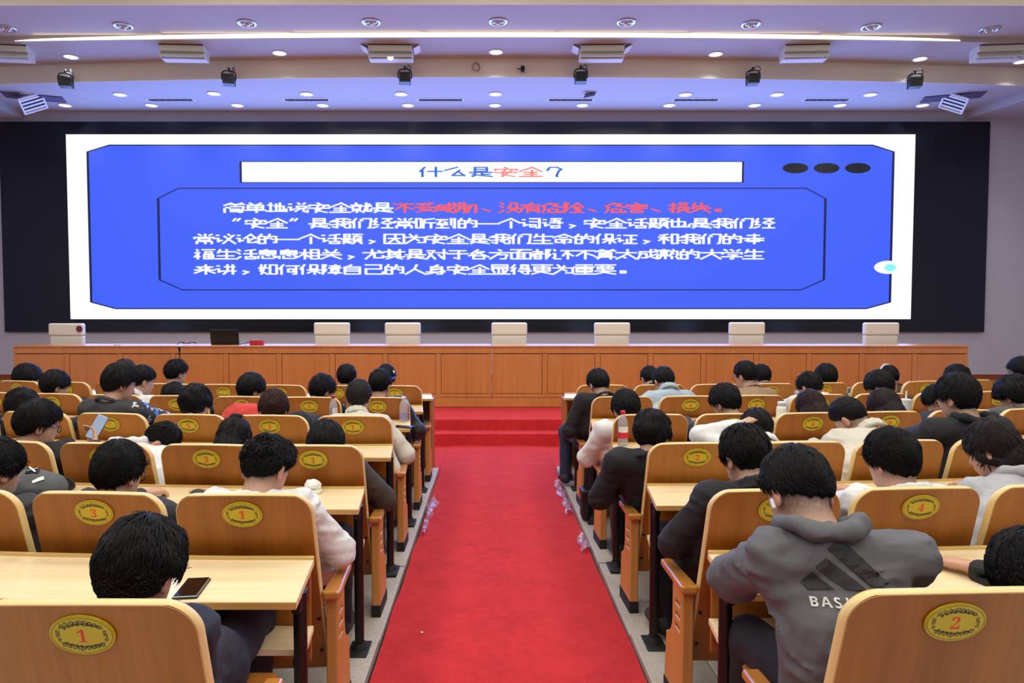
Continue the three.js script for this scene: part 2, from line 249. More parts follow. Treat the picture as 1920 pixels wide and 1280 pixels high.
{ // a wide black display wall with the lit picture in its middle
  const wall = thing('display_wall', 'wide glossy black display wall showing a blue slide with Chinese text', 'display', [0, 0, -12.78]);
  mesh('panel', rb(18.14, 3.846, 0.09, 0.006, 0.07, 3.157, 0.0, 1), M.panel, wall);
  const W = 2048, H = 445, cv = document.createElement('canvas'); cv.width = W; cv.height = H;
  const c = cv.getContext('2d');
  const X = (x) => (x - 130) / 1579 * W, Y = (y) => (y - 253) / 345 * H;    // the slide's own coordinates as measured
  const poly = (pts) => { c.beginPath(); pts.forEach(([x, y], i) => (i ? c.lineTo(X(x), Y(y)) : c.moveTo(X(x), Y(y)))); c.closePath(); };
  c.fillStyle = '#ffffff'; c.fillRect(0, 0, W, H);
  const BLUE = '#3c5ff4', INK = '#0d0f38';
  const outer = [[170, 285], [210, 273], [1630, 273], [1669, 285], [1669, 566], [1625, 578], [215, 578], [170, 566]];
  poly(outer); c.fillStyle = BLUE; c.fill(); c.strokeStyle = INK; c.lineWidth = 2.4; c.stroke();
  c.fillStyle = '#071042'; c.fillRect(X(167.5), Y(285), 5.4, Y(566) - Y(285)); c.fillRect(X(1667), Y(285), 5.4, Y(566) - Y(285));
  c.fillStyle = '#0a1240'; c.fillRect(X(452), Y(303), X(1391) - X(452), Y(342.5) - Y(303)); c.fillStyle = '#ffffff'; c.fillRect(X(456), Y(304), X(1387.5) - X(456), Y(341.5) - Y(304));
  const inner = [[299, 372], [337, 353], [1508, 353], [1544, 372], [1544, 524], [1502, 543], [341, 543], [299, 524]];
  poly(inner); c.lineWidth = 2.6; c.strokeStyle = '#10186e'; c.stroke(); c.fillStyle = '#0a1050'; c.fillRect(X(297), Y(372), 5.6, Y(524) - Y(372)); c.fillRect(X(1542), Y(372), 5.6, Y(524) - Y(372));
  c.fillStyle = '#10131c'; for (const x of [1487, 1545, 1603]) { c.beginPath(); c.ellipse(X(x), Y(315.5), 31, 12.2, 0, 0, 7); c.fill(); }
  c.fillStyle = '#ffffff'; c.beginPath(); c.ellipse(X(1664), Y(500.5), 34, 16, 0, 0, 7); c.fill(); c.fillStyle = '#86f2fb'; c.beginPath(); c.ellipse(X(1668), Y(501), 14, 9, 0, 0, 7); c.fill();
  function line(text, x0, yc, pitch, w, h, colour, weight) {
    [...text].forEach((ch, i) => {
      const lines = penLines(ch); if (!lines.length) return;
      c.save(); c.translate(X(x0 + i * pitch + (pitch - w) / 2), Y(yc - h / 2)); c.scale((X(w) - X(0)) / 10, (Y(h) - Y(0)) / 10);
      c.strokeStyle = typeof colour === 'function' ? colour(i) : colour; c.lineWidth = weight * 1.4; c.lineJoin = 'round'; c.lineCap = 'square';
      for (const l of lines) { c.beginPath(); l.forEach(([x, y], k) => (k ? c.lineTo(x, y) : c.moveTo(x, y))); c.stroke(); }
      c.restore();
    });
  }
  const RED = '#fb5560';
  line('什么是安全？', 785, 322.5, 46.5, 40, 17, (i) => (i === 3 || i === 4 ? '#ff7c76' : '#2a5fd0'), 0.85);
  line('简单地说安全就是不受威胁、没有危险、危害、损失。', 421, 389, 39.55, 36, 17, (i) => (i < 8 ? '#ffffff' : RED), 1.05);
  line('“安全”是我们经常听到的一个词语，安全话题也是我们经', 421, 418, 39.6, 36, 17, '#ffffff', 1.05);
  line('常议论的一个话题，因为安全是我们生命的保证，和我们的幸', 364, 447.3, 39.5, 36, 17, '#ffffff', 1.05);
  line('福生活息息相关，尤其是对于各方面都还不算太成熟的大学生', 364, 476, 39.5, 36, 17, '#ffffff', 1.05);
  line('来讲，如何保障自己的人身安全显得更为重要。', 364, 504.5, 39.5, 36, 17, '#ffffff', 1.05);
  const t = new THREE.CanvasTexture(cv); t.colorSpace = THREE.SRGBColorSpace;
  const lit = new THREE.MeshStandardMaterial({ color: 0x050505, emissive: 0xffffff, emissiveMap: t, emissiveIntensity: 1.05, roughness: 0.5 });
  const face = new THREE.PlaneGeometry(15.54, 3.376); mesh('lit_screen', put(face, 0, 3.159, 0.048), lit, wall);
  const L = new THREE.RectAreaLight(SCREEN_COLOUR, SCREEN_LIGHT, 15.5, 3.34); L.name = 'display_light'; L.position.set(0, 3.159, -12.72); L.lookAt(0, 3.159, 0); scene.add(L);
}

// ================================================================ ceiling fittings
{
  // round recessed downlights
  const ring = boxUV(put(new THREE.TorusGeometry(0.105, 0.012, 8, 28), 0, 0, 0, Math.PI / 2)), disc = put(new THREE.CylinderGeometry(0.1, 0.1, 0.012, 28), 0, 0.004, 0), lampMat = glow(0xffffff, 1.6);
  const light = (px, py, h, words, group) => {
    const p = atY(px, py, h), t = thing('downlight', words, 'downlight', [p.x, h - 0.004, p.z], 0, group);
    mesh('trim_ring', ring, M.white, t); mesh('lamp', disc, lampMat, t);
    const s = new THREE.SpotLight(0xeef2ff, DOWNLIGHT, 0, 0.95, 0.7); s.position.set(p.x, h - 0.03, p.z); s.target.position.set(p.x, 0, p.z); s.castShadow = true; s.shadow.radius = 4; s.name = 'downlight_lamp'; scene.add(s, s.target);
  };
  const ORD = ['first', 'second', 'third', 'fourth', 'fifth', 'sixth', 'seventh', 'eighth', 'ninth', 'tenth', 'eleventh'];
  [[51, 177], [225, 177], [401, 175], [575, 176], [752, 176], [929, 176], [1285, 177], [1457, 177], [1632, 177], [1803, 179]].forEach(([x, y], i) => light(x, y, 5.27, `round lit downlight, ${ORD[i]} from the left in the row below the spotlights`, 'downlights in the bluish ceiling'));
  [122, 284, 445, 605, 765, 928, 1092, 1255, 1415, 1575, 1730].forEach((x, i) => light(x, 197, 5.27, `round lit downlight, ${ORD[i]} from the left in the row just above the screen`, 'downlights in the bluish ceiling'));
  [[133, 106], [524, 99], [930, 97], [1342, 101], [1725, 110], [1915, 115]].forEach(([x, y], i) => light(x, y, 5.55, `round lit downlight, ${ORD[i]} from the left in the mauve ceiling level with the white cabinets`, 'downlights between the white cabinets'));
  // unlit round chrome fittings
  const cup = boxUV(lathe([[0.125, 0], [0.13, -0.012], [0.118, -0.02], [0.1, -0.016], [0.095, 0.02]], 28)), bulb = new THREE.SphereGeometry(0.03, 12, 8);
  [[12, 53], [231, 48], [463, 43], [696, 41], [934, 40], [1174, 41], [1408, 45], [1633, 50], [1855, 55]].forEach(([x, y], i) => {
    const p = atY(x, y, 5.612), t = thing('recessed_fitting', `unlit chrome ring fitting, ${ORD[i]} from the left, above the white light strip`, 'ceiling light', [p.x, 5.612, p.z], 0, 'unlit chrome ceiling fittings');
    mesh('chrome_ring', cup, M.chrome, t); for (const k of [-1, 0, 1]) { const b = mesh('bulb', bulb, M.chrome, t); b.position.set(k * 0.055, -0.005, k ? 0.015 : -0.035); }
  });
  // the curved cove light
  const g = new THREE.BufferGeometry(), P = [], n = 60;
  for (let i = 0; i < n; i++) { const q = (k) => { const x = lerp(-6.95, 6.85, k / n), h = 0.068 * Math.pow(Math.max(0, 1 - (x / 6.96) ** 2), 0.4); return [[x, 5.549, arcCove(x) + 0.03], [x, 5.549 + h, arcCove(x) + 0.03]]; }; const [a, b] = q(i), [d, e] = q(i + 1); P.push(...a, ...d, ...e, ...a, ...e, ...b); }
  g.setAttribute('position', new THREE.Float32BufferAttribute(P, 3)); g.computeVertexNormals();
  const cove = thing('cove_light', 'long thin curved white light strip across the whole ceiling', 'ceiling light', [0, 0, 0]);
  mesh('light_strip', g, glow(0xfffaf0, 1.8), cove);
  for (let i = 0; i < 7; i++) { const x = (i - 3) * 1.9, l = new THREE.RectAreaLight(0xfff4e6, COVE_LIGHT, 1.85, 0.05); l.position.set(x, 5.585, arcCove(x) + 0.05); l.lookAt(x, 5.3, 0); l.name = 'cove_light_lamp'; scene.add(l); }
  // white drop cabinets with pale side flaps
  [[5, 99, 'leftmost, cut by the photo edge'], [339, 96, 'above the second spotlight from the left'], [731, 91, 'left of the middle'], [1130, 91, 'right of the middle'], [1515, 97, 'above the fifth spotlight'], [1880, 105, 'rightmost, near the photo edge']].forEach(([x, y, w], i) => {
    const a = at(x, y, 10.32), t = thing('drop_cabinet', `cream box cabinet hanging from the mauve ceiling, ${w}`, 'cabinet', [a.x, 5.55, a.z], [0.12, 0.05, 0.02, -0.02, -0.05, -0.1][i], 'cream ceiling cabinets');
    mesh('body', rb(0.65, 0.1, 0.26, 0.008, 0, -0.045, -0.14), M.cabinet, t);
    mesh('front_flap', put(rb(0.655, 0.012, 0.15, 0.004), 0, -0.135, -0.045, 0.72), M.cabinet, t); mesh('bottom_plate', rb(0.65, 0.012, 0.16, 0.004, 0, -0.18, -0.18), M.cabinet, t); for (const s of [-1, 1]) mesh('end_cheek', rb(0.012, 0.09, 0.2, 0.004, s * 0.319, -0.135, -0.16), M.cabinet, t);
    mesh('shadow_gap', rb(0.64, 0.012, 0.02, 0.003, 0, -0.008, -0.012), M.darkSlot, t);
    if (i === 2 || i === 3) for (const s of [-1, 1]) { const f = mesh('side_flap', rb(0.11, 0.012, 0.26, 0.004, 0, 0, 0), M.white, t); f.position.set(s * 0.39, -0.035, -0.14); f.rotation.z = s * 0.5; }
    if (i === 2) { const l = mesh('lamp', put(new THREE.SphereGeometry(0.045, 16, 8), 0, -0.175, -0.06), lampMat, t); l.scale.set(1, 1, 1); }
  });
  // dark air slots
  [320, 575, 826, 1070, 1305, 1550].forEach((x, i) => {
    const p = atY(x, 186.5, 5.27), t = thing('air_slot', `long narrow dark air slot, ${ORD[i]} from the left between two rows of downlights`, 'air vent', [p.x, 5.27, p.z], 0, 'air slots in the bluish ceiling');
    mesh('frame', rb(0.8, 0.016, 0.16, 0.004, 0, 0, 0), M.white, t); mesh('opening', rb(0.75, 0.014, 0.1, 0.003, 0, -0.006, 0), M.darkSlot, t);
    for (let k = 0; k < 6; k++) mesh('vane', bx(0.012, 0.012, 0.1, -0.31 + k * 0.125, -0.01, 0), M.chrome, t);
  });
  // black stage spotlights on yokes under the beam
  [[123, 154], [429, 150], [759, 147], [1089, 146], [1412, 149], [1716, 155]].forEach(([x, y], i) => {
    const p = at(x, y, 10.78), t = thing('spotlight', `black stage spotlight on a yoke, ${ORD[i]} from the left under the ceiling beam`, 'spotlight', [p.x, p.y, p.z], [0.3, 0.25, 0.1, -0.05, -0.15, -0.3][i], 'black stage spotlights');
    mesh('housing', rb(0.17, 0.15, 0.17, 0.012), M.black, t); mesh('lens_hood', rb(0.18, 0.12, 0.03, 0.008, 0, -0.01, -0.095), M.black, t);
    mesh('yoke', tube([[-0.1, 0, 0], [-0.1, 0.09, 0], [-0.07, 0.13, 0], [0.07, 0.13, 0], [0.1, 0.09, 0], [0.1, 0, 0]], 0.01), M.black, t);
    const reach = arcBeam(p.x) - p.z - 0.02; mesh('bracket', tube([[0, 0.13, 0], [0, 0.18, 0], [0, 0.2, reach]], 0.013), M.black, t);
    for (let k = 0; k < 4; k++) mesh('cooling_fin', rb(0.13, 0.006, 0.02, 0.002, 0, -0.04 + k * 0.03, 0.09), M.black, t);
    mesh('cable', tube([[0.05, 0.05, 0.07], [0.09, 0.13, 0.06], [0.07, 0.2, 0.0], [0.02, 0.21, reach]], 0.006), M.wire, t);
  });
  // wire loop, small camera and flap
  { const p = at(892, 127, 10.9); const o = mesh('cable_coil', join(...[0, 1, 2].map((k) => put(new THREE.TorusGeometry(0.055 + k * 0.006, 0.004, 6, 24), p.x + k * 0.006, p.y, p.z + 0.02 + k * 0.01, 0, 0.3 * k))), std({ color: 0x9a8f88 })); tag(o, 'small coil of grey cable hanging on the ceiling beam', 'cable'); }
  { const p = at(980, 129, 10.85), t = thing('beam_camera', 'tiny dark bracket camera on the ceiling beam near the middle', 'camera', [p.x, p.y, p.z]); mesh('body', rb(0.06, 0.08, 0.06, 0.006), M.rubber, t); mesh('arm', rb(0.07, 0.014, 0.014, 0.003, -0.055, 0, 0), M.rubber, t); mesh('mount', rb(0.05, 0.05, 0.05, 0.004, 0, 0, -0.05), M.rubber, t); }
  { const p = atY(1106, 175, 5.262), t = thing('ceiling_flap', 'small dark wedge flap hanging ajar from the bluish ceiling', 'flap', [p.x, 5.26, p.z]); mesh('flap', put(rb(0.19, 0.012, 0.16, 0.004), 0, -0.025, 0, 0, 0, 0.22), M.darkSlot, t); mesh('frame', rb(0.2, 0.012, 0.17, 0.003, 0, 0.002, 0), M.white, t); }
  // louvred lamp flaps at both ends
  for (const [x, y, s, w] of [[62, 194, 1, 'left'], [1788, 193, -1, 'right']]) {
    const p = at(x, y, 11.9), t = thing('louvre_lamp', `white louvred lamp flap hanging tilted from the ceiling at its ${w} end`, 'ceiling light', [p.x, p.y, p.z], s * 0.35);
    const f = new THREE.Group(); f.name = 'louvre_frame'; f.rotation.set(-0.35, 0, s * 0.5); t.add(f);
    mesh('frame_rail', rb(0.36, 0.03, 0.03, 0.006, 0, 0, 0.2), M.white, f); mesh('frame_rail', rb(0.36, 0.03, 0.03, 0.006, 0, 0, -0.2), M.white, f);
    for (const e of [-1, 1]) mesh('frame_rail', rb(0.03, 0.03, 0.42, 0.006, e * 0.18, 0, 0), M.white, f);
    for (let k = 0; k < 4; k++) mesh('louvre', put(rb(0.33, 0.01, 0.07, 0.003), 0, 0, -0.135 + k * 0.09, 0.25), M.white, f);
    mesh('backing', rb(0.34, 0.01, 0.4, 0.003, 0, 0.035, 0), std({ color: 0x2c3a6c, roughness: 0.7 }), f);
    mesh('opening', put(rb(0.9, 0.02, 0.34, 0.004), s * 0.02, 5.262 - p.y, 0), std({ color: 0x5c5470, roughness: 0.8 }), t);
    mesh('hinge_bar', tube([[0, 5.25 - p.y, -0.05], [-0.02 * s, 0.02, -0.1]], 0.012), M.rubber, t);
  }
  // ceiling troffers over the audience (above the top of the picture)
  let n2 = 0;
  for (const z of [-7.2, -4.6, -2, 0.6, 3.2]) for (const x of [-6.6, -3.3, 0, 3.3, 6.6]) {
    const t = thing('ceiling_lamp', `square white ceiling lamp over the audience, ${['first', 'second', 'third', 'fourth', 'fifth'][[-6.6, -3.3, 0, 3.3, 6.6].indexOf(x)]} from the left, ${['first', 'second', 'third', 'fourth', 'fifth'][[-7.2, -4.6, -2, 0.6, 3.2].indexOf(z)]} row from the stage`, 'ceiling light', [x, 5.995, z], 0, 'square lamps over the audience');
    mesh('frame', rb(1.24, 0.03, 1.24, 0.008), M.white, t); mesh('diffuser', rb(1.14, 0.012, 1.14, 0.004, 0, -0.014, 0), glow(0xfff8ea, 1.5), t);
    const l = new THREE.RectAreaLight(HALL_COLOUR, HALL_LAMP * (Math.abs(x) > 5 ? 0.7 : 1), 1.12, 1.12); l.position.set(x, 5.968, z); l.lookAt(x, 0, z); l.name = 'ceiling_lamp_light'; scene.add(l);
  }
}

// ================================================================ on the stage
function stageDesk(x0, x1, n, words) {
  const zf = -10.05, y0 = 0.35, t = thing('stage_desk', words, 'desk', [(x0 + x1) / 2, y0, zf]), w = x1 - x0, h = 0.76;
  mesh('desk_top', rb(w, 0.025, 0.66, 0.006, 0, h - 0.0125, -0.31), M.stage, t);
  mesh('backing', bx(w, h - 0.03, 0.02, 0, (h - 0.03) / 2, -0.03), M.stageDark, t);
  mesh('top_rail', rb(w, 0.085, 0.03, 0.003, 0, h - 0.07, -0.008, 1), M.stage, t);
  mesh('plinth', rb(w, 0.05, 0.03, 0.003, 0, 0.027, -0.008, 1), M.stage, t);
  const pw = w / n;
  for (let i = 0; i <= n; i++) { const sw = i === 0 || i === n ? 0.05 : 0.075, x = -w / 2 + i * pw + (i === 0 ? 0.025 : i === n ? -0.025 : 0); mesh('stile', rb(sw, h - 0.175, 0.03, 0.003, x, 0.054 + (h - 0.175) / 2, -0.008, 1), M.stage, t); }
  for (let i = 0; i < n; i++) mesh('panel', rb(pw - 0.085, h - 0.185, 0.02, 0.004, -w / 2 + (i + 0.5) * pw, 0.054 + (h - 0.175) / 2, -0.009, 1), M.stage, t);
  for (const s of [-1, 1]) mesh('end_panel', rb(0.025, h - 0.03, 0.6, 0.004, s * (w / 2 - 0.0125), (h - 0.03) / 2, -0.33, 1), M.stage, t);
}
stageDesk(-6.98, 0.012, 9, 'long orange wood panelled desk on the stage, left half up to the seam');
stageDesk(0.02, 6.98, 9, 'long orange wood panelled desk on the stage, right half from the seam');
{
  const pad = (w, h, d, r, y, z) => { const g = new RoundedBoxGeometry(w, h, d, 4, r), p = g.attributes.position; for (let i = 0; i < p.count; i++) { const x = p.getX(i), b = 0.03 * (x / w * 2) ** 2; p.setZ(i, p.getZ(i) - b); } g.computeVertexNormals(); return boxUV(put(g, 0, y, z)); };
  const proto = new THREE.Group();
  mesh('headrest', pad(0.565, 0.2, 0.1, 0.032, 0.9875, 0.012), M.chair, proto);
  mesh('backrest', pad(0.548, 0.44, 0.085, 0.03, 0.672, 0), M.chair, proto);
  mesh('seat', rb(0.53, 0.11, 0.5, 0.045, 0, 0.46, 0.26, 3), M.chair, proto);
  for (const s of [-1, 1]) mesh('armrest', tube([[s * 0.3, 0.45, 0.05], [s * 0.31, 0.62, 0.05], [s * 0.31, 0.66, 0.12], [s * 0.31, 0.66, 0.36], [s * 0.3, 0.45, 0.4]], 0.02), M.chrome, proto);
  mesh('gas_lift', cyl(0.03, 0.035, 0.34, 0, 0.24, 0.24), M.chrome, proto);
  for (let k = 0; k < 5; k++) { const a = k * 1.2566; const l = mesh('leg', put(rb(0.32, 0.03, 0.045, 0.012, 0.16, 0.09, 0), 0, 0, 0.24, 0, a), M.chrome, proto); mesh('caster', put(new THREE.CylinderGeometry(0.03, 0.03, 0.04, 14), Math.cos(a) * 0.3, 0.031, 0.24 - Math.sin(a) * 0.3, Math.PI / 2), M.rubber, l); }
  [[124, 'leftmost, dark red emblem on headrest', 606], [622, 'left one of the close pair', 604.5], [755, 'right one of the close pair', 604.5], [955, 'right of the desk seam', 604.5], [1148, 'above the right edge of the aisle carpet', 604.5], [1401, 'second from the right', 604], [1653, 'rightmost', 604.5]].forEach(([px, w, py]) => {
    const p = at(px, py, 10.88), c = proto.clone(); c.name = numbered('executive_chair'); scene.add(c); c.position.set(p.x, 0.35, p.z); c.rotation.y = Math.PI; c.position.y = 0.35 + (p.y - 1.4375);
    c.position.y = 0.35; tag(c, `cream leather high-back chair behind the stage desk, ${w}`, 'chair', 'cream chairs on the stage');
    c.rotation.y = 0; c.children.forEach((m) => { });
    c.scale.set(1, (p.y - 0.35) / 1.0875, 1); c.rotation.y = p.x * 0.008;
    if (px === 124) { const e = mesh('emblem', put(new THREE.CylinderGeometry(0.05, 0.05, 0.012, 20), 0.25, 1.0, 0.055, Math.PI / 2, 0, 0), std({ color: 0x6a1f3c, roughness: 0.5 }), c); e.userData.label = 'dark red round emblem'; }
  });
}
{ // things on the stage desk
  const top = 1.11;
  { const p = at(424, 640, 10.4), t = thing('laptop', 'open dark laptop on the left half of the stage desk', 'laptop', [p.x, top, -10.36], 0.05);
    mesh('lid', put(rb(0.42, 0.22, 0.012, 0.005, 0, 0.11, 0), 0, 0.012, 0, 0.18), M.black, t); mesh('keyboard_base', rb(0.42, 0.016, 0.27, 0.006, 0, 0.008, -0.14), M.black, t); mesh('hinge', put(cyl(0.008, 0.008, 0.38), 0, 0.012, -0.005, 0, 0, Math.PI / 2), M.rubber, t); }
  { const p = at(484, 642, 10.3), t = thing('red_box', 'small red card box on the stage desk beside the laptop', 'box', [p.x, top, -10.25]); mesh('box', rb(0.19, 0.068, 0.1, 0.006, 0, 0.034, 0), std({ color: 0xb3202c, roughness: 0.5 }), t); mesh('lid', rb(0.194, 0.02, 0.104, 0.004, 0, 0.066, 0), std({ color: 0xbf2a34, roughness: 0.5 }), t); }
  { const p = at(352, 644, 10.25), q = []; for (let i = 0; i <= 14; i++) q.push([p.x - 0.13 + i * 0.02, top + 0.012 + 0.03 * Math.abs(Math.sin(i * 1.1)), -10.25 + 0.05 * Math.cos(i * 1.4)]); tag(mesh('desk_cable', tube(q, 0.006, 60), M.wire), 'tangled black cable on the stage desk left of the laptop', 'cable'); }
  { const p = at(466, 645, 10.25); tag(mesh('desk_cable', tube([[p.x - 0.06, top + 0.008, -10.3], [p.x - 0.03, top + 0.03, -10.25], [p.x + 0.02, top + 0.04, -10.24], [p.x + 0.05, top + 0.02, -10.25]], 0.005), M.wire), 'thin grey cable between the laptop and the red box', 'cable'); }
  { const p = at(221, 645.5, 10.2); tag(mesh('paper_note', rb(0.09, 0.018, 0.06, 0.004, p.x, top + 0.01, -10.2), M.white), 'small white paper note lying on the left end of the stage desk', 'paper'); }
}

// ================================================================ seats
const BACK_T = 0.032;
const LEAN = 0.26, LEAN_A = Math.atan(LEAN);
const backZ = (x, y) => LEAN * (y - 0.86) - 0.22 * x * x;
function backHalf(y) { const base = lerp(0.262, 0.248, (y - 0.2) / 0.73), r = 0.075, yt = 0.937; return y > yt - r ? base - (r - Math.sqrt(Math.max(0, r * r - (y - (yt - r)) ** 2))) : base; }
const backRows = (() => { const a = []; for (let i = 0; i <= 10; i++) a.push(lerp(0.2, 0.862, i / 10)); for (let i = 1; i <= 10; i++) a.push(0.862 + 0.075 * Math.sin(i / 10 * Math.PI / 2)); return a; })();
const archY = (x, y) => y - 0.055 * x * x * 2.2 * clamp((y - 0.5) / 0.4, 0, 1);
function backFaces() {
  const P = [], U = [], nx = 14, q = [];
  for (const s of [1, -1]) for (let j = 0; j < backRows.length - 1; j++) for (let i = 0; i < nx; i++) {
    const pt = (ii, jj) => { const y = backRows[jj], h = Math.max(0.001, backHalf(y) - 0.004), x = lerp(-h, h, ii / nx), yy = archY(x, Math.min(y, 0.933)); return [x, yy, backZ(x, yy) + s * BACK_T / 2]; };
    const a = pt(i, j), b = pt(i + 1, j), c = pt(i + 1, j + 1), d = pt(i, j + 1), f = s > 0 ? [a, b, c, a, c, d] : [a, c, b, a, d, c];
    for (const v of f) { P.push(...v); U.push(v[0], v[1]); }
  }
  const g = new THREE.BufferGeometry(); g.setAttribute('position', new THREE.Float32BufferAttribute(P, 3)); g.setAttribute('uv', new THREE.Float32BufferAttribute(U, 2)); smoothNormals(g); return g;
}
function smoothNormals(g) { // averages normals of touching corners that point the same way
  g.computeVertexNormals(); const p = g.attributes.position, n = g.attributes.normal, m = new Map(), key = (i) => [p.getX(i), p.getY(i), p.getZ(i)].map((v) => Math.round(v * 1e4)).join();
  for (let i = 0; i < p.count; i++) { const k = key(i); if (!m.has(k)) m.set(k, []); m.get(k).push(i); }
  const src = n.array.slice();
  for (const l of m.values()) for (const i of l) { let x = 0, y = 0, z = 0; for (const j of l) if (src[3 * i] * src[3 * j] + src[3 * i + 1] * src[3 * j + 1] + src[3 * i + 2] * src[3 * j + 2] > 0.5) { x += src[3 * j]; y += src[3 * j + 1]; z += src[3 * j + 2]; } const L = Math.hypot(x, y, z) || 1; n.setXYZ(i, x / L, y / L, z / L); }
}
function backEdge() {
  const loop = []; // outline from bottom left up, over the top and down, then along the bottom
  for (const y of backRows) loop.push([-backHalf(y), y]); for (let i = 1; i < 14; i++) { const h = backHalf(0.937); loop.push([lerp(-h, h, i / 14), 0.937]); } for (const y of [...backRows].reverse()) loop.push([backHalf(y), y]); for (let i = 1; i < 8; i++) loop.push([lerp(0.262, -0.262, i / 8), 0.2]);
  const n = loop.length, P = [], prof = [[0.006, 1.04], [0, 0.7], [-0.0015, 0], [0, -0.7], [0.006, -1.04]];
  const pt = (k, q) => { const [x, y] = loop[(k + n) % n], a = loop[(k + n - 1) % n], b = loop[(k + 1) % n], tx = b[0] - a[0], ty = b[1] - a[1], L = Math.hypot(tx, ty) || 1, ix = x + ty / L * q[0], iy = y - tx / L * q[0], yy = archY(ix, iy); return [ix, yy, backZ(ix, yy) + q[1] * BACK_T / 2]; };
  for (let k = 0; k < n; k++) for (let j = 0; j < prof.length - 1; j++) { const a = pt(k, prof[j]), b = pt(k + 1, prof[j]), c = pt(k + 1, prof[j + 1]), d = pt(k, prof[j + 1]); P.push(...a, ...b, ...c, ...a, ...c, ...d); }
  const g = new THREE.BufferGeometry(); g.setAttribute('position', new THREE.Float32BufferAttribute(P, 3)); smoothNormals(g); return boxUV(g);
}
const plateTex = {};
function badgeMaterial(num) {
  if (plateTex[num]) return plateTex[num];
  const W = 256, H = 180, cv = document.createElement('canvas'); cv.width = W; cv.height = H; const c = cv.getContext('2d');
  c.fillStyle = '#bfa81c'; c.fillRect(0, 0, W, H);
  c.strokeStyle = '#2c2606'; c.lineWidth = 2; c.beginPath(); c.ellipse(128, 90, 117, 80, 0, 0, 7); c.stroke();
  // scrolled leaf border
  c.lineWidth = 3.6; c.lineCap = 'round';
  const curl = (x, y, r, a0, dir) => { c.beginPath(); for (let i = 0; i <= 22; i++) { const q = i / 22, a = a0 + dir * q * 7.2, rr = r * (1 - 0.82 * q); const px = x + rr * Math.cos(a), py = y + rr * Math.sin(a); i ? c.lineTo(px, py) : c.moveTo(px, py); } c.stroke(); };
  c.strokeStyle = '#1b1805'; c.lineWidth = 3.4;
  for (const f of [1, -1]) {                     // two scrolled garlands, above and below
    for (let i = -4; i <= 4; i++) { const u = i / 4.4, x = 128 + u * 78, y = 90 - f * (60 - 22 * u * u); curl(x, y, 10.5, i * 0.9 + (f > 0 ? 0 : 2), i < 0 ? f : -f); if (i < 4) curl(x + 9, y + f * 7, 6, i, i < 0 ? -f : f); }
    c.beginPath(); for (let i = 0; i <= 30; i++) { const u = i / 15 - 1, x = 128 + u * 84, y = 90 - f * (49 - 18 * u * u + 3 * Math.sin(i * 1.3)); i ? c.lineTo(x, y) : c.moveTo(x, y); } c.stroke();
    const sx = 128 + f * 93; for (const v of [-1, 0, 1]) curl(sx - f * Math.abs(v) * 3, 90 + v * 17, 9, v * 2 + (f > 0 ? 3 : 0), f); // side clusters
  }
  c.fillStyle = '#d22a12'; c.font = 'bold 80px serif'; c.textAlign = 'center'; c.textBaseline = 'middle'; c.fillText(String(num), 128, 92);
  const t = new THREE.CanvasTexture(cv); t.colorSpace = THREE.SRGBColorSpace;
  return (plateTex[num] = std({ map: t, roughness: 0.4, metalness: 0.15 }));
}
const ellipse = (a, b, depth, bev) => { const s = new THREE.Shape(); s.absellipse(0, 0, a, b, 0, Math.PI * 2); return new THREE.ExtrudeGeometry(s, { depth, bevelEnabled: bev > 0, bevelSize: bev, bevelThickness: bev, bevelSegments: 2, curveSegments: 28 }); };
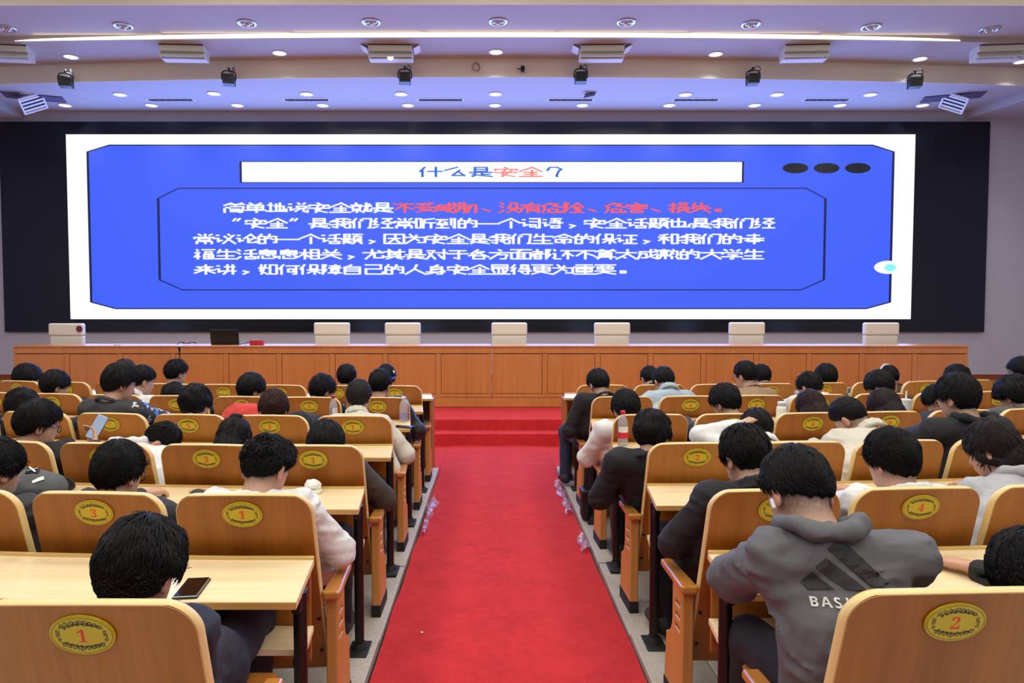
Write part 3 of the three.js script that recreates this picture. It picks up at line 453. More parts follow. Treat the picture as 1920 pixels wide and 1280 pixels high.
const seatGeo = (() => {
  const plate = ellipse(0.0695, 0.0485, 0.003, 0); { const p = plate.attributes.position, uv = new Float32Array(p.count * 2); for (let i = 0; i < p.count; i++) { uv[2 * i] = 0.5 + p.getX(i) / 0.146; uv[2 * i + 1] = 0.5 + p.getY(i) / 0.1025; } plate.setAttribute('uv', new THREE.BufferAttribute(uv, 2)); }
  const rim = ellipse(0.0715, 0.0504, 0.0016, 0.0012);
  const s = new THREE.Shape(); // side panel profile: z runs forward (to the stage), y up
  s.moveTo(0.1, 0.06); s.lineTo(0.1, 0.508); s.lineTo(0.22, 0.508); s.lineTo(0.22, 0.36); s.quadraticCurveTo(0.225, 0.29, 0.3, 0.26); s.lineTo(0.32, 0.06); s.closePath();
  for (let k = 0; k < 3; k++) { const h = new THREE.Path(), y = 0.33 + k * 0.048; h.moveTo(0.125, y); h.lineTo(0.195, y); h.lineTo(0.195, y + 0.024); h.lineTo(0.125, y + 0.024); h.closePath(); s.holes.push(h); }
  const side = boxUV(put(new THREE.ExtrudeGeometry(s, { depth: 0.036, bevelEnabled: true, bevelSize: 0.004, bevelThickness: 0.004, bevelSegments: 1 }), -0.018, 0, 0, 0, Math.PI / 2));
  const arm = new RoundedBoxGeometry(0.062, 0.034, 0.39, 3, 0.012); { const p = arm.attributes.position; for (let i = 0; i < p.count; i++) { const z = p.getZ(i); p.setY(i, p.getY(i) - 0.9 * Math.max(0, -z - 0.02) ** 2 * 1.2); p.setX(i, p.getX(i) * (1 + 0.12 * Math.sin(z * 9))); } arm.computeVertexNormals(); put(arm, 0, 0.527, -0.255); }
  const pan = new RoundedBoxGeometry(0.46, 0.026, 0.42, 3, 0.012); { const p = pan.attributes.position; for (let i = 0; i < p.count; i++) { const z = p.getZ(i); p.setY(i, p.getY(i) - 0.35 * z * z - 0.03 * (p.getX(i) / 0.23) ** 2 * -0.3); } pan.computeVertexNormals(); put(pan, 0, 0.425, -0.4, 0.06); }
  return { faces: backFaces(), edge: backEdge(), plate: put(plate, 0, 0.86, BACK_T / 2 + 0.003, LEAN_A), rim: put(rim, 0, 0.86, BACK_T / 2 + 0.002, LEAN_A), side, foot: rb(0.05, 0.066, 0.235, 0.005, 0, 0.031, -0.21, 1), arm: boxUV(arm), pan: boxUV(pan), screw: put(new THREE.CylinderGeometry(0.007, 0.007, 0.004, 12), 0, 0, 0, Math.PI / 2) };
})();
const rimMat = std({ color: 0xb9a21a, roughness: 0.35, metalness: 0.3 }), screwMat = M.rubber;
const SEATS = { '-1': [2, 4, 5, 6, 8, 9], 1: [2, 4, 5, 7, 8, 9] };
const MOSTLY = {};
for (const side of [-1, 1]) for (let row = 0; row < 6; row++) for (let k = 0; k < SEATS[side][row]; k++) {
  const x = seatX(side, k), num = side < 0 ? 2 * k + 1 : 2 * k + 2, z = rowZ(row, side, x);
  const t = thing('auditorium_seat', `plywood ${NTH[k]}, ${ROWNAME[row]}, ${side < 0 ? 'left' : 'right'} of carpet`, 'seat', [x, ROWY[row], z], yaw(x), 'plywood auditorium seats');
  const m = (row * 7 + k * 3 + (side > 0)) % 3 === 0 ? M.ply2 : M.ply;
  mesh('backrest', seatGeo.faces, m, t); mesh('edge_band', seatGeo.edge, M.edge, t).userData.label = 'pale plywood edge';
  const b = mesh('number_plate', seatGeo.rim, rimMat, t); b.userData.label = 'oval brass number plate'; mesh('plate_face', seatGeo.plate, badgeMaterial(num), b);
  mesh('seat_pan', seatGeo.pan, m, t);
  for (const [sx, on] of [[-side, true], [side, k === SEATS[side][row] - 1]]) if (on) {
    const X = sx * 0.2735 + (k === 0 && sx === -side ? sx * 0.018 : 0);
    const sp = mesh('side_panel', seatGeo.side, M.side, t); sp.position.x = X; const f = mesh('foot', seatGeo.foot, M.rubber, sp); f.userData.label = 'black rubber foot';
    const a = mesh('armrest', seatGeo.arm, M.arm, t); a.position.x = X + sx * 0.01; a.rotation.y = sx * 0.07;
  }
  if (row < 3) for (const y of [0.28, 0.42]) { const s = mesh('screw', seatGeo.screw, screwMat, t); s.position.set(-side * 0.24, y, backZ(0.24, y) + BACK_T / 2 + 0.002); }
}
// ================================================================ the benches' desks
for (const side of [-1, 1]) for (let d = 1; d <= 6; d++) {
  const D = DESKD[d] + (side > 0 ? 0.06 : 0), Y = DESKY[d], sx = side, cx = seatX(side, 0), far = cx - sx * 0.26, near = cx - sx * 0.3, xo = side < 0 ? -6.2 : 6.6, floor = d < 6 ? ROWY[d] : -0.02;
  const curve = (off) => (x) => -D + bend(x) + off;
  const words = d === 6 ? `long pale wooden front desk before the ${ROWNAME[5]}, ${side < 0 ? 'left' : 'right'} of the carpet` : `long pale wooden desk fixed behind the ${ROWNAME[d]}, ${side < 0 ? 'left' : 'right'} of the carpet`;
  const t = thing('bench_desk', words, 'desk', [0, 0, 0], 0, 'long desks behind the rows');
  // the desk's aisle end is cut aslant: the near corner reaches further into the aisle
  const slant = (g) => { const p = g.attributes.position; for (let i = 0; i < p.count; i++) if (Math.abs(p.getX(i) - near) < 0.002) { const k = clamp((p.getZ(i) + D - 0.03) / 0.37, 0, 1); p.setX(i, lerp(far, near, k)); } return g; };
  const B = (a, b, y0, y1, zn, zf, n = 16) => slant(board(Math.min(a, b), Math.max(a, b), y0, y1, curve(zn), curve(zf), n));
  const tt = mesh('tabletop', B(near, xo, Y - 0.022, Y, 0.4, 0.03), M.table, t);
  mesh('front_edge', B(near, xo, Y - 0.0225, Y - 0.001, 0.404, 0.398), M.tableEdge, tt);
  mesh('ledge', B(near, xo, Y, Y + 0.01, 0.045, 0.028), M.ledge, t);
  mesh('shelf', slant(board(Math.min(near, xo), Math.max(near, xo), floor + 0.45, floor + 0.47, curve(0.235), curve(0.06), 16)), M.table, t);
  mesh('modesty_panel', board(Math.min(far + sx * 0.01, xo), Math.max(far + sx * 0.01, xo), d === 6 ? -0.075 : floor + 0.34, Y - 0.022, curve(0.055), curve(0.037), 16), M.ply2, t);
  if (d === 6) mesh('end_panel', boxUV(rb(0.025, Y + 0.05, 0.36, 0.004, far - sx * 0.02, (Y - 0.025) / 2 - 0.04, -D + 0.2, 1)), M.ply2, t);
  else for (let k = 0; k < 4; k++) {
    const x = cx - sx * 0.275 + sx * PITCHX * 3 * k, z = curve(0.27)(x);
    if (Math.abs(x) > Math.abs(xo)) continue;
    const p = mesh('leg', cyl(0.022, 0.022, Y - 0.022 - floor, x, floor + (Y - 0.022 - floor) / 2, z, 20), M.black, t);
    mesh('foot_plate', join(rb(0.1, 0.02, 0.17, 0.009, x, floor + 0.01, z + 0.01), put(new THREE.CylinderGeometry(0.028, 0.042, 0.03, 18), x, floor + 0.033, z)), M.rubber, p);
    mesh('bracket', rb(0.03, 0.05, 0.1, 0.006, x, Y - 0.05, z), M.black, t);
    mesh('shelf_bracket', rb(0.026, 0.03, 0.12, 0.005, x + sx * 0.02, floor + 0.432, z - 0.08), M.black, t);
  }
}

// ================================================================ people
// a body is a field of tapered capsules and ellipsoids joined by a smooth minimum and meshed on a grid (surface nets)
class Field {
  constructor(k = 0.03) { this.k = k; this.c = []; this.e = []; this.cut = []; }
  cap(a, b, ra, rb_ = ra, k = this.k) { const d = b.clone().sub(a); this.c.push([a.x, a.y, a.z, d.x, d.y, d.z, 1 / Math.max(1e-9, d.lengthSq()), ra, rb_ - ra, k]); return this; }
  chain(pts, rs, k) { for (let i = 0; i + 1 < pts.length; i++) this.cap(pts[i], pts[i + 1], rs[i], rs[i + 1], k); return this; }
  ell(c, r, k = this.k) { this.e.push([c.x, c.y, c.z, r.x, r.y, r.z, k]); return this; }
  sub(c, r, k = 0.01) { this.cut.push([c.x, c.y, c.z, r.x, r.y, r.z, k]); return this; }
  at(x, y, z) {
    let d = 1;
    for (const p of this.c) {
      const px = x - p[0], py = y - p[1], pz = z - p[2]; let t = (px * p[3] + py * p[4] + pz * p[5]) * p[6]; t = t < 0 ? 0 : t > 1 ? 1 : t;
      const qx = px - p[3] * t, qy = py - p[4] * t, qz = pz - p[5] * t, v = Math.sqrt(qx * qx + qy * qy + qz * qz) - p[7] - p[8] * t, k = p[9], h = k - Math.abs(d - v);
      d = (d < v ? d : v) - (h > 0 ? h * h / (4 * k) : 0);
    }
    for (const p of this.e) { const v = ellD(p, x, y, z), k = p[6], h = k - Math.abs(d - v); d = (d < v ? d : v) - (h > 0 ? h * h / (4 * k) : 0); }
    for (const p of this.cut) { const v = -ellD(p, x, y, z), k = p[6], h = k - Math.abs(d - v); d = (d > v ? d : v) + (h > 0 ? h * h / (4 * k) : 0); }
    return this.after ? this.after(d, x, y, z) : d;
  }
  bounds(pad) {
    const lo = [9, 9, 9], hi = [-9, -9, -9], add = (x, y, z, r) => [x, y, z].forEach((v, i) => { const q = Array.isArray(r) ? r[i] : r; lo[i] = Math.min(lo[i], v - q - pad); hi[i] = Math.max(hi[i], v + q + pad); });
    for (const p of this.c) { add(p[0], p[1], p[2], p[7]); add(p[0] + p[3], p[1] + p[4], p[2] + p[5], p[7] + p[8]); }
    for (const p of this.e) add(p[0], p[1], p[2], [p[3], p[4], p[5]]);
    return [lo, hi];
  }
}
const ellD = (p, x, y, z) => { const a = (x - p[0]) / p[3], b = (y - p[1]) / p[4], c = (z - p[2]) / p[5], k0 = Math.sqrt(a * a + b * b + c * c); if (k0 < 1e-6) return -Math.min(p[3], p[4], p[5]); const A = a / p[3], B = b / p[4], C = c / p[5]; return k0 * (k0 - 1) / Math.sqrt(A * A + B * B + C * C); };
function surface(f, h, pad = 0.02) {
  const [lo, hi] = f.bounds(pad), n = lo.map((v, i) => Math.max(4, Math.ceil((hi[i] - v) / h) + 1)), [nx, ny, nz] = n, val = new Float32Array(nx * ny * nz), B = 5, reach = B * h * 0.87 + 0.03;
  for (let kz = 0; kz < nz; kz += B) for (let ky = 0; ky < ny; ky += B) for (let kx = 0; kx < nx; kx += B) {
    const m = f.at(lo[0] + (kx + (B - 1) / 2) * h, lo[1] + (ky + (B - 1) / 2) * h, lo[2] + (kz + (B - 1) / 2) * h), far = Math.abs(m) > reach;
    for (let z = kz; z < Math.min(nz, kz + B); z++) for (let y = ky; y < Math.min(ny, ky + B); y++) for (let x = kx; x < Math.min(nx, kx + B); x++) val[(z * ny + y) * nx + x] = far ? m : f.at(lo[0] + x * h, lo[1] + y * h, lo[2] + z * h);
  }
  const id = new Int32Array(nx * ny * nz).fill(-1), P = [], I = [], E = [[0, 1], [2, 3], [4, 5], [6, 7], [0, 2], [1, 3], [4, 6], [5, 7], [0, 4], [1, 5], [2, 6], [3, 7]], O = [0, 1, nx, nx + 1, nx * ny, nx * ny + 1, nx * ny + nx, nx * ny + nx + 1];
  for (let z = 0; z < nz - 1; z++) for (let y = 0; y < ny - 1; y++) for (let x = 0; x < nx - 1; x++) {
    const o = (z * ny + y) * nx + x; let mask = 0; for (let c = 0; c < 8; c++) if (val[o + O[c]] < 0) mask |= 1 << c;
    if (mask === 0 || mask === 255) continue;
    let sx = 0, sy = 0, sz = 0, cnt = 0;
    for (const [a, b] of E) { const ia = mask >> a & 1, ib = mask >> b & 1; if (ia === ib) continue; const va = val[o + O[a]], vb = val[o + O[b]], t = va / (va - vb); sx += (a & 1) + ((b & 1) - (a & 1)) * t; sy += (a >> 1 & 1) + ((b >> 1 & 1) - (a >> 1 & 1)) * t; sz += (a >> 2) + ((b >> 2) - (a >> 2)) * t; cnt++; }
    id[o] = P.length / 3; P.push(lo[0] + (x + sx / cnt) * h, lo[1] + (y + sy / cnt) * h, lo[2] + (z + sz / cnt) * h);
  }
  const quad = (a, b, c, d, flip) => { if (a < 0 || b < 0 || c < 0 || d < 0) return; flip ? I.push(a, c, b, a, d, c) : I.push(a, b, c, a, c, d); };
  for (let z = 1; z < nz - 1; z++) for (let y = 1; y < ny - 1; y++) for (let x = 1; x < nx - 1; x++) {
    const o = (z * ny + y) * nx + x, s = val[o] < 0;
    if (s !== val[o + 1] < 0) quad(id[o - nx - nx * ny], id[o - nx * ny], id[o], id[o - nx], !s);
    if (s !== val[o + nx] < 0) quad(id[o - 1 - nx * ny], id[o - 1], id[o], id[o - nx * ny], !s);
    if (s !== val[o + nx * ny] < 0) quad(id[o - 1 - nx], id[o - nx], id[o], id[o - 1], !s);
  }
  const g = new THREE.BufferGeometry(); g.setAttribute('position', new THREE.Float32BufferAttribute(P, 3)); g.setIndex(I); g.computeVertexNormals();
  const uv = new Float32Array(P.length / 3 * 2); for (let i = 0; i < P.length / 3; i++) { uv[2 * i] = P[3 * i] + 0.6 * P[3 * i + 2]; uv[2 * i + 1] = P[3 * i + 1] + 0.35 * P[3 * i + 2]; }
  g.setAttribute('uv', new THREE.BufferAttribute(uv, 2)); return g;
}
function paint(g, fn) { const p = g.attributes.position, c = new Float32Array(p.count * 3), n = g.attributes.normal; for (let i = 0; i < p.count; i++) { const q = fn(p.getX(i), p.getY(i), p.getZ(i), n, i); c.set(q, 3 * i); } g.setAttribute('color', new THREE.BufferAttribute(c, 3)); return g; }
const skinMat = std({ vertexColors: true, roughness: 0.5, sheen: 0.15, sheenColor: new THREE.Color(1, 0.6, 0.5) });
const clothMats = {};
const clothMat = (rough = 0.85) => clothMats[rough] ??= std({ vertexColors: true, roughness: rough, bumpMap: scaled(clothTex, 5, 5), bumpScale: 0.0015, sheen: rough > 0.6 ? 0.05 : 0, sheenColor: new THREE.Color(1, 1, 1), sheenRoughness: 0.6 });
const hairMats = {};
const hairMat = (c) => hairMats[c] ??= std({ color: c, roughness: 0.58, specularIntensity: 0.35, anisotropy: 0.3 });
const glassFrame = std({ color: 0x15120f, roughness: 0.3 }), lensMat = std({ color: 0xffffff, transmission: 1, thickness: 0, roughness: 0.05 });
const SKIN = [0.55, 0.31, 0.2];

function headShape(h, neck, clip) { // the head in its own frame: y up, the face looks along -z
  const f = new Field(0.022);
  f.ell(V(0, 0.022, 0.008), V(0.074, 0.1, 0.095)).ell(V(0, -0.02, -0.028), V(0.066, 0.075, 0.066)).ell(V(0, -0.062, -0.034), V(0.052, 0.056, 0.056)).ell(V(0, -0.1, -0.066), V(0.022, 0.018, 0.02));
  f.cap(V(-0.036, 0.018, -0.082), V(0.036, 0.018, -0.082), 0.011, 0.011, 0.015).cap(V(0, 0.006, -0.09), V(0, -0.03, -0.107), 0.009, 0.013, 0.012);
  f.cap(V(-0.018, -0.064, -0.083), V(0.018, -0.064, -0.083), 0.009, 0.009, 0.01);
  for (const s of [-1, 1]) { f.ell(V(s * 0.078, -0.013, 0.016), V(0.011, 0.033, 0.02), 0.008).ell(V(s * 0.083, 0.004, 0.022), V(0.009, 0.016, 0.014), 0.006); f.sub(V(s * 0.087, -0.012, 0.008), V(0.006, 0.018, 0.009), 0.005); f.sub(V(s * 0.031, 0.004, -0.1), V(0.019, 0.011, 0.016), 0.008); }
  f.cap(V(0, -0.045, 0.022), neck, 0.054, 0.058, 0.03); f.after = clip;
  const g = surface(f, h, 0.012);
  for (const s of [-1, 1]) { /* eyeballs sit in the sockets */ }
  const eyes = [-1, 1].map((s) => { const e = put(new THREE.SphereGeometry(0.0115, 12, 8), s * 0.031, 0.003, -0.081); e.deleteAttribute('uv'); e.setAttribute('uv', new THREE.BufferAttribute(new Float32Array(e.attributes.position.count * 2), 2)); return e; });
  return mergeGeometries([g, ...eyes].map((q) => q.index ? q.toNonIndexed() : q));
}
function headPaint(x, y, z, fade) {
  const ex = Math.abs(x) - 0.031, ey = y - 0.003; let c = SKIN;
  const e2 = ex * ex + ey * ey + (z + 0.081) ** 2;
  if (e2 < 0.0124 ** 2) return ex * ex + ey * ey < 0.0055 ** 2 ? [0.02, 0.013, 0.01] : [0.75, 0.72, 0.7];
  if (z < -0.07 && Math.abs(y - 0.026 + 0.25 * Math.abs(ex)) < 0.0045 && Math.abs(ex) < 0.02) return [0.03, 0.022, 0.02];
  if (z < -0.078 && Math.abs(y + 0.064) < 0.009 && Math.abs(x) < 0.024) return [0.42, 0.16, 0.13];
  if (Math.abs(x) > 0.075 && Math.abs(y + 0.01) < 0.04) c = [0.56, 0.27, 0.18];
  const cutY = -0.008 - 0.83 * z - fade; // cropped hair shows as stubble below the hair's edge
  if (z > -0.01 && y > cutY - 0.055 && Math.abs(x) < 0.078) { const k = clamp((y - cutY + 0.055) / 0.05, 0, 1) * (0.72 + 0.28 * noise(x * 400, y * 400, z * 400)); c = c.map((v, i) => lerp(v, [0.05, 0.04, 0.035][i], k * 0.85)); }
  return c;
}
function hairShape(o, h, rnd) {
  const v = o.vol, drop = o.drop ?? 0, f = new Field(0.03);
  f.ell(V(0, 0.026 + v * 0.25, 0.009), V(0.077 + v, 0.102 + v * 0.85, 0.099 + v * 0.9));
  if (o.style === 'curly') for (let i = 0; i < 26; i++) { const a = rnd() * 6.28, u = 0.05 + rnd() * 0.95, s = Math.sqrt(1 - u * u); f.ell(V(Math.cos(a) * s * (0.066 + v), 0.03 + u * (0.085 + v), 0.01 + Math.sin(a) * s * (0.085 + v)), V(0.024, 0.022, 0.024), 0.012); }
  if (o.style === 'fluffy') for (let i = 0; i < 12; i++) { const a = rnd() * 6.28, u = rnd() * 0.8, s = Math.sqrt(1 - u * u); f.ell(V(Math.cos(a) * s * (0.044 + v), 0.025 + u * (0.08 + v), 0.01 + Math.sin(a) * s * (0.066 + v)), V(0.034, 0.03, 0.034), 0.02); }
  const long = o.style === 'long' || o.style === 'tied';
  const bottom = -0.02 - drop;
  f.after = (d, x, y, z) => {
    // hair line: from the forehead down to the nape, with room for the face and the ears
    const wave = 0.006 * noise(x * 60, y * 20, z * 60 + v * 100);
    let cutD = -((y - 0.004 + drop + wave) * 0.77 + z * 0.64) + 0.0;          // > 0 below the slanted plane
    const front = z < -0.03 ? (0.052 - y) * 0.9 + (-0.03 - z) * 0.25 - 0.03 : -1;
    cutD = Math.max(cutD, front);
    if (!o.cover) { const e = ellD([Math.sign(x) * 0.09, -0.03, 0.006, 0.04, 0.042, 0.03], x, y, z); cutD = Math.max(cutD, -e * 1); }
    const k = 0.012, hh = k - Math.abs(d - cutD); d = Math.max(d, cutD) + (hh > 0 ? hh * hh / (4 * k) : 0);
    if (Math.abs(d) < 0.04) d += (o.rough ?? 0.003) * (noise(x * 40, y * 16, z * 40) + 0.35 * noise(x * 110, y * 25, z * 110));
    return d;
  };
  const parts = [surface(f, h, 0.05)];
  if (long) { const q = new Field(0.03), n = o.tail; q.chain([V(0, 0.02, 0.055), V(0, -0.06, 0.068), V(0, -0.6 * n, 0.075), V(0, -n, 0.07)], o.style === 'tied' ? [0.07, 0.055, 0.035, 0.02] : [0.076, 0.074, 0.066, 0.045], 0.05); if (o.style === 'long') for (const s of [-1, 1]) q.chain([V(s * 0.05, 0.03, 0.03), V(s * 0.068, -0.05, 0.035), V(s * 0.06, -0.13, 0.05), V(s * 0.045, -n * 0.9, 0.06)], [0.04, 0.033, 0.03, 0.015]); if (o.style === 'tied') for (const s of [-1, 1]) q.chain([V(s * 0.06, 0.03, -0.03), V(s * 0.074, -0.02, -0.01), V(s * 0.055, -0.06, 0.05)], [0.028, 0.02, 0.02]); q.after = (d, x, y, z) => d + 0.004 * noise(x * 90, y * 9, z * 90) + 0.003 * noise(x * 200, y * 12, z * 200); parts.push(surface(q, h, 0.03)); }
  if (o.style === 'bun') { const q = new Field(0.02); q.ell(V(0.0, 0.125 + v * 0.5, 0.03), V(0.036, 0.03, 0.036)); q.after = (d, x, y, z) => d + 0.005 * noise(x * 60, y * 60, z * 60); parts.push(surface(q, h, 0.02)); const w = new Field(0.03); w.chain([V(0, 0.02, 0.05), V(0, -0.07, 0.07), V(0, -0.15, 0.07)], [0.078, 0.075, 0.06]); w.after = (d, x, y, z) => d + 0.004 * noise(x * 110, y * 10, z * 110); parts.push(surface(w, h, 0.02)); }
  return parts.map((g) => g.toNonIndexed()).length > 1 ? mergeGeometries(parts.map((g) => g.toNonIndexed())) : parts[0].toNonIndexed();
}
function locks(hair, o, count, rnd) { // tapered locks of hair growing from the whorl outwards
  const p = hair.attributes.position, n = hair.attributes.normal, P = [], whorl = V(0.008, 0.12 + o.vol, 0.05), a = V(), m = V(), t = V(), s = V();
  const L0 = o.lock ?? 0.046, lift0 = o.lift ?? 0.003;
  for (let i = 0; i < count; i++) {
    const j = Math.floor(rnd() * p.count); a.fromBufferAttribute(p, j); m.fromBufferAttribute(n, j);
    if (o.cover !== true && a.y < 0.015 && Math.abs(a.x) > 0.055 && a.z < 0.045) continue;
    t.copy(a).sub(whorl).normalize().multiplyScalar(0.8); t.y -= 0.45; if (o.style === 'curly') t.add(V(rnd() - 0.5, rnd() - 0.5, rnd() - 0.5).multiplyScalar(1.6)); else t.add(V(rnd() - 0.5, (rnd() - 0.5) * 0.5, rnd() - 0.5).multiplyScalar(0.28));
    t.addScaledVector(m, -t.dot(m)).normalize(); s.crossVectors(m, t).normalize();
    const low = a.z > 0 ? clamp((a.y + 0.06) / 0.08, 0.3, 1) : 1, L = L0 * (0.6 + rnd() * 0.8) * low, w = (o.width ?? 0.0026) * (0.7 + rnd() * 0.7), lift = lift0 * (0.3 + rnd() * 1.4) * low, bendS = (rnd() - 0.5) * 0.005;
    const ring = (u, hgt, ww) => { const c = a.clone().addScaledVector(t, u * L).addScaledVector(m, hgt - (u * L) ** 2 * 4.5).addScaledVector(s, bendS * u * u); return [c.clone().addScaledVector(s, ww), c.clone().addScaledVector(m, ww * 0.7), c.clone().addScaledVector(s, -ww)]; };
    const R = [ring(-0.1, -0.003, w), ring(0.35, lift * 0.5 + 0.0005, w * 0.95), ring(0.75, lift * 0.85 - 0.001, w * 0.6)], tip = a.clone().addScaledVector(t, L).addScaledVector(m, lift - 0.002 - L * L * 4.5).addScaledVector(s, bendS);
    for (let r = 0; r < 2; r++) for (let c = 0; c < 3; c++) { const d = (c + 1) % 3, A = R[r][c], B = R[r][d], C = R[r + 1][d], D = R[r + 1][c]; for (const q of [A, B, C, A, C, D]) P.push(q.x, q.y, q.z); }
    for (let c = 0; c < 3; c++) for (const q of [R[2][c], R[2][(c + 1) % 3], tip]) P.push(q.x, q.y, q.z);
  }
  const g = new THREE.BufferGeometry(); g.setAttribute('position', new THREE.Float32BufferAttribute(P, 3)); g.computeVertexNormals(); g.setAttribute('uv', new THREE.BufferAttribute(new Float32Array(P.length / 3 * 2), 2)); return g;
}
function hand(f, W, dir, palmN, side, curl, s = 1) { // palm, four unequal bent fingers, a thumb from the side of the palm
  const d = dir.clone().normalize(), n = palmN.clone().addScaledVector(d, -palmN.dot(d)).normalize(), u = new THREE.Vector3().crossVectors(n, d).multiplyScalar(side).normalize(); // u points to the thumb side
  const P = (a, b, c) => W.clone().addScaledVector(d, a * s).addScaledVector(u, b * s).addScaledVector(n, c * s);
  for (const b of [-0.027, -0.009, 0.009, 0.025]) f.cap(P(0.008, b * 0.7, 0), P(0.088 - Math.abs(b - 0.009) * 0.3, b, 0), 0.015, 0.0125, 0.012);
  [[0.025, 0.068, 0.0085], [0.009, 0.078, 0.009], [-0.009, 0.072, 0.0087], [-0.027, 0.056, 0.0078]].forEach(([b, L, r], i) => {
    const k = 0.088 - Math.abs(b - 0.009) * 0.3, a1 = curl * (0.8 + i * 0.12), a2 = a1 + curl * 1.1, A = P(k, b, 0), B = P(k + L * 0.5 * Math.cos(a1), b * 1.12, L * 0.5 * Math.sin(a1)), C = P(k + L * 0.5 * Math.cos(a1) + L * 0.5 * Math.cos(a2), b * 1.2, L * 0.5 * (Math.sin(a1) + Math.sin(a2)));
    f.cap(A, B, r * s, r * 0.95 * s, 0.005).cap(B, C, r * 0.95 * s, r * 0.78 * s, 0.004);
  });
  f.cap(P(0.02, 0.02, 0.004), P(0.05, 0.045, 0.014), 0.013, 0.0105, 0.01).cap(P(0.05, 0.045, 0.014), P(0.082, 0.052, 0.024), 0.0105, 0.008, 0.005);
}
function elbow(S, W, l1, l2, pole) {
  const d = W.clone().sub(S), D = Math.min(d.length(), (l1 + l2) * 0.995), u = d.normalize(), a = (l1 * l1 - l2 * l2 + D * D) / (2 * D), h = Math.sqrt(Math.max(0, l1 * l1 - a * a)), p = pole.clone().addScaledVector(u, -pole.dot(u)).normalize();
  return { E: S.clone().addScaledVector(u, a).addScaledVector(p, h), W: S.clone().addScaledVector(u, D) };
}
const COL = { black: [0.012, 0.012, 0.014], navy: [0.016, 0.02, 0.034], charcoal: [0.04, 0.04, 0.042], grey: [0.115, 0.118, 0.125], lightgrey: [0.4, 0.41, 0.42], white: [0.74, 0.74, 0.72], cream: [0.6, 0.57, 0.47], denim: [0.36, 0.46, 0.52], tan: [0.3, 0.2, 0.11], olive: [0.085, 0.095, 0.08], brown: [0.055, 0.045, 0.036], red: [0.6, 0.05, 0.04], jeans: [0.02, 0.03, 0.06], dusk: [0.03, 0.03, 0.045], pale: [0.6, 0.64, 0.66] };
